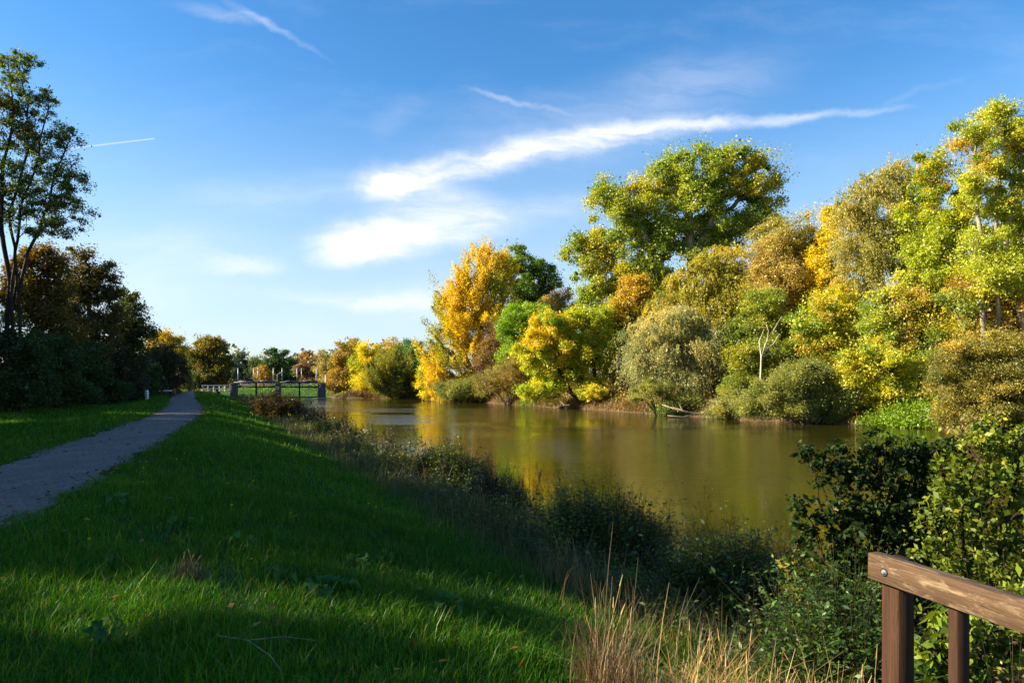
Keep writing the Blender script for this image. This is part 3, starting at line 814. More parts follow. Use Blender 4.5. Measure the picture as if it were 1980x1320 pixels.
plant('willow_shrub', 'grey green bush right of the silvery willow trunk', 'shrub', 57,
      [(1420, 775, 32, 24), (1395, 790, 24, 16), (1445, 790, 30, 18)], (1418, 0), OLV + SILV[:1], 'round', 0.19, 0.36, 0.5, 0.65, 2.0, 0.08, trunks=6)

plant('hazel_shrub', 'olive and yellow thicket between the right birch trunk and the right edge stems', 'shrub', 53,
      [(1830, 650, 50, 44), (1880, 690, 50, 40), (1950, 650, 50, 44), (1800, 700, 44, 40), (1990, 690, 40, 50), (1770, 690, 40, 36)], (1860, 1), [(150, 150, 44, 2), (176, 164, 44, 1.4), (112, 126, 38, 2)], 'round', 0.2, 0.62, 0.6, 0.55, 1.9, 0.1, trunks=8, bark=BARKG)
plant('hazel_shrub', 'green thicket behind the bleached snag', 'shrub', 64,
      [(1470, 600, 44, 40), (1520, 640, 50, 44), (1450, 650, 44, 44), (1560, 690, 50, 40), (1500, 700, 44, 36)], (1500, 2), [(130, 140, 40, 2), (158, 156, 42, 1.6), (98, 114, 34, 1.6)], 'round', 0.22, 0.62, 0.62, 0.55, 1.9, 0.1, trunks=8, bark=BARKG)

# woods behind, nothing but their tops and gaps show
back = [plant('oak_tree', 'green brown tree of the wood standing behind the pinkish tan tree', 'tree', 96,
              [(1560, 560, 80, 60), (1480, 600, 60, 60), (1600, 620, 70, 60), (1520, 670, 80, 60)], (1540, 3), [(120, 116, 40, 2), (150, 126, 50, 1.5), (90, 100, 34, 1.4)], 'round', 0.42, 0.7, 1.1, 0.5, 2.0, 0.4)]
for i, (x, y, rz, s, lab) in enumerate((
        (53, 78, 1.0, 0.95, 'green brown tree of the wood hidden behind the two hanging birches'),
        (62, 66, 2.4, 1.0, 'green brown tree of the wood behind the tallest right edge tree'),
        (24, 100, 3.3, 0.8, 'green brown tree of the wood behind the amber flecked tree'),
        (10, 122, 4.2, 0.7, 'green brown tree of the wood behind the bare twigged brown tree'),
        (46, 60, 5.0, 0.55, 'green brown tree of the wood behind the yellow green maple'),
        (-2, 132, 0.6, 0.55, 'green brown tree of the wood behind the upright lime green tree'))):
    shifted(back[0], x, y, rz, s, lab)

# ------------------------------------------------------------------ trees of the left side
GAIN[0] = 1.08
plant('ash_tree', 'tallest dark tree at the left edge with open crown and forked stems', 'tree', 42,
      [(20, 130, 38, 26), (55, 125, 30, 18), (10, 185, 50, 36), (75, 200, 38, 34), (95, 250, 38, 28), (125, 262, 26, 20), (30, 265, 50, 40), (75, 300, 44, 34), (120, 330, 40, 32), (145, 352, 28, 28), (30, 350, 50, 44), (100, 380, 50, 34), (145, 405, 28, 24), (60, 420, 50, 34), (110, 440, 40, 22), (-40, 240, 60, 90), (-50, 380, 60, 70)],
      (12, 0), [(88, 106, 34, 2), (112, 122, 38, 1.6), (66, 82, 28, 1.4), (130, 104, 40, .8)], 'round', 0.17, 0.6, 0.32, 0.24, 1.15, 0.13, bark=BARKD, open_=0.3,
      trunks=[[(14, 790), (12, 560), (2, 460), (10, 250), (20, 120)], [(28, 790), (26, 560), (25, 420), (35, 250), (60, 130)], [(30, 700), (40, 560), (70, 450), (110, 330), (130, 260)], [(28, 640), (20, 480), (60, 330), (85, 210)]])
plant('maple_tree', 'orange brown tree behind the forked stems at the left edge', 'tree', 52,
      [(92, 498, 28, 28), (60, 520, 36, 34), (100, 545, 36, 40), (40, 570, 44, 44), (85, 600, 50, 44), (110, 640, 44, 40)], (80, 2), [(122, 98, 26, 2), (100, 84, 24, 1.8), (84, 90, 28, 1.8)], 'round', 0.24, 0.68, 0.62, 0.55, 1.8, 0.22, bark=BARKD)
plant('maple_tree', 'thin topped brownish tree right of the orange brown tree', 'tree', 60,
      [(155, 498, 26, 20), (185, 525, 32, 28), (150, 545, 36, 34), (195, 565, 34, 34), (160, 600, 48, 44), (205, 620, 40, 44), (150, 660, 50, 50)], (168, 1), [(96, 84, 28, 2), (112, 94, 30, 1.4), (78, 84, 28, 2)], 'round', 0.25, 0.66, 0.62, 0.5, 1.6, 0.24, bark=BARKD)
plant('oak_tree', 'dark green tree ending the left wood before the open sky', 'tree', 68,
      [(245, 575, 22, 16), (255, 605, 30, 28), (272, 635, 20, 34), (225, 640, 40, 44), (255, 685, 34, 44), (215, 700, 40, 44)], (240, 1), [(80, 88, 32, 2), (104, 98, 34, 1.4), (60, 72, 28, 1.4)], 'round', 0.28, 0.68, 0.66, 0.52, 1.9, 0.26, bark=BARKD)
shl = [plant('elder_shrub', 'dark green elder bush at the left edge of the meadow', 'shrub', 43,
             [(20, 660, 50, 44), (60, 700, 50, 44), (0, 720, 50, 50), (40, 755, 60, 30)], (30, 0), DKG, 'round', 0.2, 0.62, 0.56, 0.6, 2.1, 0.1, trunks=7, bark=BARKD)]
plant('elder_shrub', 'dark bush with mustard leaves below the orange brown tree', 'shrub', 50,
      [(110, 690, 44, 44), (90, 740, 50, 34), (140, 745, 44, 30)], (112, 0), DKG[:2] + [(126, 104, 28, .8)], 'round', 0.22, 0.62, 0.56, 0.6, 2.1, 0.1, trunks=7, bark=BARKD)
plant('elder_shrub', 'near black bush below the thin topped brownish tree', 'shrub', 58,
      [(175, 715, 40, 40), (155, 755, 44, 24), (200, 755, 40, 24)], (175, 0), DKG, 'round', 0.24, 0.62, 0.6, 0.6, 2.1, 0.1, trunks=7, bark=BARKD)
plant('willow_shrub', 'grey smoky bush at the foot of the dark green tree', 'shrub', 66,
      [(228, 715, 34, 44), (215, 755, 34, 22), (250, 757, 30, 20)], (228, 0), [(70, 72, 50, 2), (84, 80, 50, 1), (52, 58, 38, 1)], 'up', 0.24, 0.34, 0.6, 0.6, 2.0, 0.1, trunks=7, bark=BARKD)
plant('elder_shrub', 'dark bush with a few yellow leaves left of the low white barrier', 'shrub', 72,
      [(272, 720, 28, 34), (275, 750, 30, 20)], (272, 0), DKG[:2] + [(150, 124, 30, .6)], 'round', 0.26, 0.62, 0.6, 0.6, 2.1, 0.1, trunks=6, bark=BARKD)
plant('willow_tree', 'dark rounded willow behind the low white barrier', 'tree', 84,
      [(318, 690, 32, 26), (335, 720, 26, 34), (300, 725, 30, 34), (320, 740, 34, 20)], (318, 1), [(72, 70, 34, 2), (92, 84, 40, 1.2), (54, 56, 28, 1.4)], 'droop', 0.28, 0.36, 0.66, 0.6, 2.1, 0.2, bark=BARKD)
plant('maple_tree', 'bright golden tree crown catching the sun above the dark rounded willow', 'tree', 104,
      [(300, 655, 22, 14), (325, 662, 24, 18), (345, 680, 20, 20), (310, 680, 34, 24)], (320, 2), [(196, 164, 26, 2), (176, 152, 30, 1.5), (130, 130, 34, 1)], 'round', 0.3, 0.66, 0.7, 0.6, 2.0, 0.25)
plant('ash_tree', 'faded green and orange tree left of the round chestnut', 'tree', 140,
      [(352, 682, 18, 16), (362, 706, 18, 26), (355, 730, 18, 20)], (358, 2), [(130, 120, 50, 2), (160, 126, 44, 1.4), (96, 104, 44, 1.4)], 'round', 0.36, 0.66, 0.8, 0.6, 1.8, 0.25)
plant('willow_shrub', 'pale yellow green shrub beside the path left of the walkers', 'shrub', 116,
      [(364, 735, 9, 16), (368, 746, 9, 9)], (365, 0), [(160, 160, 70, 2), (130, 136, 56, 1)], 'up', 0.24, 0.4, 0.45, 0.8, 2.0, 0.06, trunks=4)
plant('chestnut_tree', 'round chestnut tree with amber sunlit side behind the two walkers', 'tree', 124,
      [(405, 668, 28, 20), (385, 690, 24, 24), (425, 690, 24, 24), (405, 705, 32, 26), (378, 715, 16, 20), (435, 718, 20, 24), (405, 730, 40, 20)], (408, 3), [(136, 116, 28, 1.6), (108, 104, 28, 2), (76, 86, 26, 2)], 'round', 0.36, 0.68, 0.8, 0.62, 2.2, 0.4, bark=BARKD)
# woods at the far end, beyond the weir
plant('pine_tree', 'blue green narrow tree right behind the left end of the weir', 'tree', 185,
      [(466, 692, 12, 12), (464, 712, 16, 16), (468, 732, 18, 14)], (466, 0), [(52, 74, 50, 2), (68, 86, 54, 1)], 'round', 0.5, 0.5, 0.9, 0.7, 2.0, 0.3, bark=BARKD)
plant('oak_tree', 'rounded green oak in the middle behind the weir posts', 'tree', 190,
      [(540, 692, 24, 16), (560, 705, 22, 18), (530, 712, 26, 18), (555, 728, 30, 18)], (545, 0), [(76, 108, 44, 2), (100, 122, 50, 1.4), (60, 86, 40, 1.2)], 'round', 0.5, 0.68, 1.0, 0.7, 2.1, 0.4)
plant('maple_tree', 'small orange tree left of the rounded oak behind the weir', 'tree', 176,
      [(508, 716, 14, 10), (512, 728, 16, 12)], (510, 0), [(170, 132, 48, 2), (146, 124, 50, 1)], 'round', 0.42, 0.66, 0.8, 0.8, 2.0, 0.2)
plant('maple_tree', 'reddish brown tree right of the rounded oak behind the weir', 'tree', 180,
      [(592, 712, 18, 14), (600, 728, 20, 14)], (596, 0), [(134, 104, 60, 2), (118, 104, 60, 1)], 'round', 0.45, 0.66, 0.8, 0.8, 2.0, 0.25)
plant('ash_tree', 'pale half bare tree behind the right end of the weir', 'tree', 165,
      [(626, 696, 16, 14), (622, 716, 18, 16), (630, 735, 18, 14)], (626, 0), TAN, 'round', 0.36, 0.55, 0.8, 0.6, 1.0, 0.2, bark=BARKG)
plant('birch_tree', 'light green airy tree between the narrow tree and the orange tree behind the weir', 'tree', 195,
      [(490, 700, 14, 12), (486, 716, 16, 14), (494, 730, 16, 12)], (490, 0), [(116, 130, 70, 2), (96, 112, 60, 1)], 'round', 0.46, 0.6, 0.9, 0.7, 1.5, 0.25)
# far wood, one mass
def far_wood():
    rng = np.random.default_rng(5)
    v_all, f_all, c_all, n = [], [], [], 0
    pal = [lin(c) for c in ((96, 112, 56), (124, 112, 56), (146, 112, 52), (78, 98, 52), (110, 120, 60))]
    for i in range(150):
        d = rng.uniform(230, 380); px = rng.uniform(-500, 2400)
        x, y = (px - CX) / F * d, d
        h = rng.uniform(9, 14) * (1.0 if px < 700 else 1.2)
        z0 = float(gz(x, y))
        c0 = pal[rng.integers(0, 5)]
        nl = 420
        dd = unit(rng.normal(0, 1, (nl, 3))) * (rng.uniform(0.2, 1, nl) ** 0.4)[:, None]
        bumps = 1 + 0.22 * np.sin(dd[:, 0] * 6 + i) * np.cos(dd[:, 2] * 7 + i * 2)
        c = np.array([x, y, z0 + h * 0.52]) + dd * bumps[:, None] * np.array([h * 0.42, h * 0.42, h * 0.5])
        q, f = leaf_quads(c, rng.normal(0, 1, (nl, 3)), unit(rng.normal(0, .7, (nl, 3)) + dd + [0, 0, .4]), rng.uniform(0.9, 1.7, nl), 0.75)
        v_all.append(q); f_all.append(f + n); n += len(q)
        c_all.append(np.clip(c0 * np.exp(rng.normal(0, 0.2, (nl, 1))), 0.003, 0.8))
    o = link_mesh('far_wood', np.concatenate(v_all), np.concatenate(f_all), LEAF, col=np.concatenate(c_all))
    tag(o, 'distant mixed autumn wood closing the horizon beyond the weir', 'wood', kind='stuff')
far_wood()

# trees left of the meadow outside the frame; their shade lies over the dike
sh = plant('oak_tree', 'broad oak left of the meadow shading the dike', 'tree', 30,
           [(990, 560, 150, 110), (880, 420, 130, 110), (1100, 420, 130, 110), (990, 330, 140, 110), (940, 640, 120, 80), (1080, 620, 120, 80)], (990, 0), DKG + [(130, 110, 36, 1)], 'round', 0.36, 0.7, 0.75, 0.42, 1.9, 0.4, bark=BARKD, seed=77)
rs = random.Random(4)
SH = []
for yy, sc_ in ((-11.5, .9), (0.35, .82), (7.55, 1.04), (13, 1.0), (18, .95), (23, 1.0), (30.5, .95), (38, 1.0), (46, 1.0), (55, 1.0), (66, 1.0), (78, 1.0), (92, 1.0), (106, 1.0)):
    xx = min(-26.0, -0.75 * yy - 7.5) - (rs.uniform(0, 3) if yy > 12 else 0)
    x0 = (5.2 - 0.41 * (yy + 2)) / 0.912           # the shade reaches about the foot of the dike
    h_ = (x0 - xx) * math.tan(SUN_EL) - 0.9
    SH.append((xx, yy, rs.uniform(0, 6.28), min(1.35, max(0.7, h_ / 14.0 * sc_))))
SH += [(x - 8.5 - rs.uniform(0, 2), y + 3.6, rs.uniform(0, 6.28), s * 1.12) for (x, y, q_, s) in SH if y > 7]
SH += [(-33, -4.5, 1.0, .95)]
for i, (x, y, rz, s) in enumerate(SH):
    if i == 0:
        sh.location = (x, y, float(gz(x, y)) - 0.05); sh.rotation_euler = (0, 0, rz); sh.scale = (s, s, s)
        sh['group'] = 'oaks left of the meadow'
    else:
        shifted(sh, x, y, rz, s, sh['label'], 'oaks left of the meadow')
# ------------------------------------------------------------------ lawn and bank vegetation
def blades(base, H, Wd, lean, droop, seg=2):
    """grass blades: base (N,3), height, width, lean azimuth, droop 0..1 ; returns quads"""
    N = len(base)
    dirv = np.stack([np.cos(lean), np.sin(lean), np.zeros(N)], 1)
    th = lean + np.pi / 2
    sd = np.stack([np.cos(th), np.sin(th), np.zeros(N)], 1)
    rows = []
    for i in range(seg + 1):
        q = i / seg
        c = base + dirv * (H * droop * q * q)[:, None] + np.stack([np.zeros(N), np.zeros(N), H * (q - 0.45 * droop * q * q)], 1)
        wdt = Wd * (1 - q) ** 0.7 * 0.5 + 0.0006
        rows += [c - sd * wdt[:, None], c + sd * wdt[:, None]]
    v = np.stack(rows, 1).reshape(-1, 3)
    k = (seg + 1) * 2
    f = np.concatenate([np.array([[2 * i, 2 * i + 1, 2 * i + 3, 2 * i + 2]]) for i in range(seg)])
    f = f[None] + (np.arange(N) * k)[:, None, None]
    return v, f.reshape(-1, 4)

def mixcol(pal, n, rng, jit=0.25):
    P = np.array([lin(p) for p in pal])
    return np.clip(P[rng.integers(0, len(P), n)] * np.exp(rng.normal(0, jit, n))[:, None], 0.002, 0.8)

def path_dist(u, v):
    return np.abs(u - np.interp(v, pv, pc)) - hw

def lawn():
    rng = np.random.default_rng(3)
    V_, F_, C_ = [], [], []
    n0 = 0
    for (d0, d1, dens, hgt, wd) in ((1.6, 3.4, 1800, 0.10, 0.005), (3.4, 6.5, 6200, 0.088, 0.0042), (6.5, 11, 3000, 0.092, 0.0058), (11, 20, 1100, 0.1, 0.0095), (20, 36, 330, 0.13, 0.018), (36, 70, 90, 0.14, 0.034), (70, 125, 26, 0.16, 0.07)):
        area = 0.92 * (d1 ** 2 - d0 ** 2)
        n = int(area * dens)
        y = np.sqrt(rng.uniform(d0 * d0, d1 * d1, n)); x = y * rng.uniform(-0.92, 0.92, n)
        u, v, t_, wf = zone(x, y)
        pd = path_dist(u, v)
        dens_n = vnoise(x, y, 1.7, 0.7)
        ok = (t_ < -1.5 + 0.5 * vnoise(x, y, 1.1)) & (u > forest_edge(v) + 0.3) & (pd > -0.05 + 0.12 * vnoise(x, y, 3.1)) & (v < 126) & (rng.uniform(0, 1, n) < 0.72 + 0.5 * dens_n)
        ok &= ~((v > 117) & (u > -3.5))
        x, y, t_, pd = x[ok], y[ok], t_[ok], pd[ok]
        n = len(x)
        tuft = vnoise(x, y, 2.9, 1.2)
        H = hgt * np.exp(rng.normal(0, 0.35, n)) * (1 + 0.45 * tuft) * np.interp(pd, [0, 0.5], [0.6, 1.0])
        dr = np.clip(rng.normal(0.55, 0.25, n), 0.1, 1.1)
        la = rng.uniform(0, 2 * np.pi, n) + 0.0
        b = np.stack([x, y, gz(x, y) - 0.008], 1)
        q, f = blades(b, H, wd * np.exp(rng.normal(0, 0.2, n)), la, dr)
        pal = np.array([lin((50, 102, 5)), lin((64, 116, 7)), lin((96, 130, 16)), lin((40, 88, 5)), lin((136, 122, 50))])
        pr = np.array([0.29, 0.28, 0.2, 0.17, 0.06])
        ci = rng.choice(5, n, p=pr)
        pch = vnoise(x, y, 0.45, 4.0)
        c = pal[ci] * np.exp(rng.normal(0, 0.18, n) + 0.22 * pch)[:, None]
        dry = (rng.uniform(0, 1, n) < np.interp(t_, [-3.2, -1.4], [0.0, 0.4]))
        c[dry] = lin((120, 100, 52)) * np.exp(rng.normal(0, 0.2, dry.sum()))[:, None]
        V_.append(q); F_.append(f + n0); n0 += len(q); C_.append(np.repeat(c, 2, 0))
    o = link_mesh('lawn_grass', np.concatenate(V_), np.concatenate(F_), GRASS, col=np.concatenate(C_))
    tag(o, 'dark green meadow grass covering the dike and the verge of the path', 'grass', kind='stuff')
lawn()

def far_bank_grass():
    rng = np.random.default_rng(8)
    n = 90000
    v = rng.uniform(5, 132, n); wf = np.abs(rng.normal(0, 1, n)) * 2.6 - 0.1
    u = shore_far(v) + wf
    x, y = xy(u, v)
    ok = rng.uniform(0, 1, n) < 0.6 + 0.5 * vnoise(x, y, 0.35, 1.0)
    x, y, wf = x[ok], y[ok], wf[ok]; n = len(x)
    b = np.stack([x, y, gz(x, y) - 0.03], 1)
    H = 0.5 * np.exp(rng.normal(0, 0.4, n))
    q, f = blades(b, H, np.full(n, 0.05), rng.uniform(0, 6.28, n), rng.uniform(0.3, 1.2, n))
    pal = np.array([lin((170, 136, 78)), lin((140, 104, 56)), lin((108, 82, 44)), lin((130, 132, 50))])
    ci = np.clip(((vnoise(x, y, 0.25, 3) + 1) * 2 + rng.normal(0, 0.8, n)).astype(int), 0, 3)
    c = pal[ci] * np.exp(rng.normal(0, 0.25, n))[:, None]
    o = link_mesh('bank_grass', q, f, STRAW, col=np.repeat(c, 2, 0))
    tag(o, 'dry straw coloured grass along the far bank of the river', 'grass', kind='stuff')
    # bright green marsh plants at the waterline
    V_, F_, C_, n0 = [], [], [], 0
    for (p0, p1, d, k, cc) in ((1622, 1815, 45.5, 9000, (124, 152, 22)), (1235, 1310, 63, 2600, (104, 134, 34)), (1000, 1040, 88, 700, (110, 160, 30))):
        px = rng.uniform(p0, p1, k); dd = d + rng.uniform(-1.2, 3.2, k)
        x = (px - CX) / F * dd; y = dd
        vv = uv(x, y)[1]; uu = shore_far(vv) + rng.uniform(-0.6, 2.6, k)
        x, y = xy(uu, vv)
        b = np.stack([x, y, np.maximum(gz(x, y), -1.52)], 1)
        H = 0.55 * np.exp(rng.normal(0, 0.4, k))
        c0 = b + np.stack([rng.normal(0, .06, k), rng.normal(0, .06, k), H * rng.uniform(0.1, 1, k)], 1)
        q, f = leaf_quads(c0, rng.normal(0, 1, (k, 3)) + [0, 0, .4], rng.normal(0, .5, (k, 3)) + [0, 0, .8], rng.uniform(0.14, 0.26, k), 0.45)
        V_.append(q); F_.append(f + n0); n0 += len(q)
        C_.append(lin(cc) * np.exp(rng.normal(0, 0.25, k))[:, None])
    o = link_mesh('marsh_plants', np.concatenate(V_), np.concatenate(F_), LEAF, col=np.clip(np.concatenate(C_), 0, .8))
    tag(o, 'bright green marsh plants at the far waterline', 'plants', kind='stuff')
far_bank_grass()

def meadow_beyond():
    rng = np.random.default_rng(81)
    n = 26000
    v = rng.uniform(131, 205, n); u = rng.uniform(-45, 60, n)
    x, y = xy(u, v)
    z = gz(x, y); ok = z > -1.45
    x, y, z = x[ok], y[ok], z[ok]; n = len(x)
    q, f = blades(np.stack([x, y, z - .02], 1), 0.22 * np.exp(rng.normal(0, .3, n)), np.full(n, .16), rng.uniform(0, 6.28, n), rng.uniform(.2, 1, n))
    o = link_mesh('meadow_grass', q, f, GRASS, col=np.repeat(mixcol(((112, 150, 30), (130, 160, 40), (90, 130, 26)), n, rng), 2, 0))
    tag(o, 'sunlit bright green grass bank seen under and beyond the weir', 'grass', kind='stuff')
meadow_beyond()

def far_undergrowth():
    rng = np.random.default_rng(18)
    n = 5200
    v = rng.uniform(10, 130, n); wf = rng.uniform(1.5, 26, n)
    x, y = xy(shore_far(v) + wf, v)
    hgt = np.interp(wf, [1.5, 4, 26], [0.5, 1.1, 3.6]) * np.exp(rng.normal(0, 0.35, n))
    per = 26; N = n * per
    i = np.repeat(np.arange(n), per)
    q = rng.uniform(0.05, 1, N)
    c = np.stack([x[i] + rng.normal(0, 0.42, N), y[i] + rng.normal(0, 0.42, N), 0 * q], 1)
    c[:, 2] = np.maximum(gz(c[:, 0], c[:, 1]), -1.4) + hgt[i] * q
    pal = np.array([lin(p) for p in ((150, 140, 40), (112, 112, 36), (176, 132, 40), (120, 88, 40), (84, 96, 34), (186, 160, 34))])
    ci = np.clip(((vnoise(x, y, 0.2, 5) + 1) * 3 + rng.normal(0, 1.0, n)).astype(int), 0, 5)
    col = np.clip(pal[ci][i] * np.exp(rng.normal(0, 0.28, N))[:, None], 0, .7)
    vq, f = leaf_quads(c, rng.normal(0, 1, (N, 3)) + [0, 0, -.3], rng.normal(0, .7, (N, 3)) + [0, 0, .6], rng.uniform(0.14, 0.3, N), 0.62)
    o = link_mesh('undergrowth', vq, f, LEAF, col=col)
    tag(o, 'mixed yellow and green undergrowth between the trees of the far bank', 'undergrowth', kind='stuff')
far_undergrowth()

def wood_edge():
    rng = np.random.default_rng(28)
    n = 3600
    v = rng.uniform(-5, 116, n)
    x, y = xy(forest_edge(v) - rng.uniform(-0.3, 14, n) ** 1.0, v)
    u, vv = uv(x, y); dep = forest_edge(vv) - u
    hgt = np.interp(dep, [-0.3, 1.5, 14], [0.3, 1.1, 2.6]) * np.exp(rng.normal(0, 0.3, n))
    per = 24; N = n * per; i = np.repeat(np.arange(n), per); q = rng.uniform(0.03, 1, N)
    c = np.stack([x[i] + rng.normal(0, 0.4, N), y[i] + rng.normal(0, 0.4, N), 0 * q], 1)
    c[:, 2] = gz(c[:, 0], c[:, 1]) + hgt[i] * q
    pal = np.array([lin(p) for p in ((50, 66, 26), (64, 74, 28), (42, 54, 22), (90, 76, 30))])
    col = np.clip(pal[rng.integers(0, 4, n)][i] * np.exp(rng.normal(0, 0.25, N))[:, None], 0, .7)
    vq, f = leaf_quads(c, rng.normal(0, 1, (N, 3)) + [0, 0, -.2], rng.normal(0, .7, (N, 3)) + [0, 0, .6], rng.uniform(0.14, 0.28, N), 0.6)
    o = link_mesh('bramble_undergrowth', vq, f, LEAF, col=col)
    tag(o, 'dark bramble undergrowth along the wood edge left of the meadow', 'undergrowth', kind='stuff')
wood_edge()

def weed_geo(base, H, rng, leaf=0.06, per=18, wr=0.45, lean=0.18, stem_r=0.004, heads=0.3, topbias=1.0):
    """upright weeds: stems (tubes) and leaf quads"""
    N = len(base)
    az = rng.uniform(0, 6.283, N); ln = np.abs(rng.normal(0, lean, N))
    dv = np.stack([np.cos(az) * ln, np.sin(az) * ln, np.ones(N)], 1)
    mid = base + dv * (H * 0.5)[:, None] * np.array([0.7, 0.7, 1]); tip = base + dv * H[:, None]
    sv1, sf1 = tubes(base, mid, np.full(N, stem_r), np.full(N, stem_r * 0.75), 4)
    sv2, sf2 = tubes(mid, tip, np.full(N, stem_r * 0.75), np.full(N, stem_r * 0.35), 4)
    i = np.repeat(np.arange(N), per)
    q = rng.uniform(0.08, 1, len(i)) ** (1 / topbias)
    p = np.where((q < 0.5)[:, None], base[i] * (1 - 2 * q)[:, None] + mid[i] * (2 * q)[:, None], mid[i] * (2 - 2 * q)[:, None] + tip[i] * (2 * q - 1)[:, None])
    a2 = rng.uniform(0, 6.283, len(i))
    ax = np.stack([np.cos(a2), np.sin(a2), rng.normal(0.35, 0.4, len(i))], 1)
    L = leaf * np.exp(rng.normal(0, 0.3, len(i))) * (1.15 - 0.65 * q)
    c = p + unit(ax) * (L * 0.62)[:, None] + unit(ax) * (np.abs(rng.normal(0, 0.11, len(i))) * H[i] * (1.1 - q))[:, None]
    nr = rng.normal(0, 0.45, (len(i), 3)) + [0, 0, 1]
    lv, lf = leaf_quads(c, ax, nr, L, wr, 0.25)
    return (np.concatenate([sv1, sv2]), np.concatenate([sf1, sf2 + len(sv1)])), (lv, lf), i, q

def bank_bush(name, label, cat, px, d, wpx, hpx_top, n, pal, leaf=0.06, per=22, wr=0.4, spiky=0.25, lean=0.3, stem_r=0.004, seed=0, depth=0.8, du=0.0, group=None):
    """a clump of leafy upright stems: centre px at distance d, half width in px, top at hpx_top"""
    rng = np.random.default_rng(900 + seed)
    bx = (px - CX) / F * d; by = d
    z0 = float(gz(bx, by)); rw = wpx / F * d
    Ht = (CAMZ - (hpx_top - HY) / F * d) - z0
    th = rng.uniform(0, 6.283, n); rr = np.sqrt(rng.uniform(0, 1, n))
    x = bx + rr * np.cos(th) * rw; y = by + rr * np.sin(th) * rw * depth
    H = Ht * (1 - 0.4 * rr ** 2) * rng.uniform(0.72, 1.02, n)
    sp = rng.uniform(0, 1, n) < spiky
    H[sp] *= rng.uniform(1.05, 1.3, sp.sum())
    b = np.stack([x, y, np.maximum(gz(x, y), -1.6) - 0.02], 1)
    (sv, sf), (lv, lf), i, q = weed_geo(b, H, rng, leaf * 1.45, int(per * 1.05), wr * 1.15, lean, stem_r)
    org = np.array([bx, by, z0])
    root = empty(name, org, label, cat, group)
    link_mesh('stems', sv - org, sf, TWIG, root)
    link_mesh('foliage', lv - org, lf, LEAF, root, col=mixcol(pal, len(lf), rng))
    return root

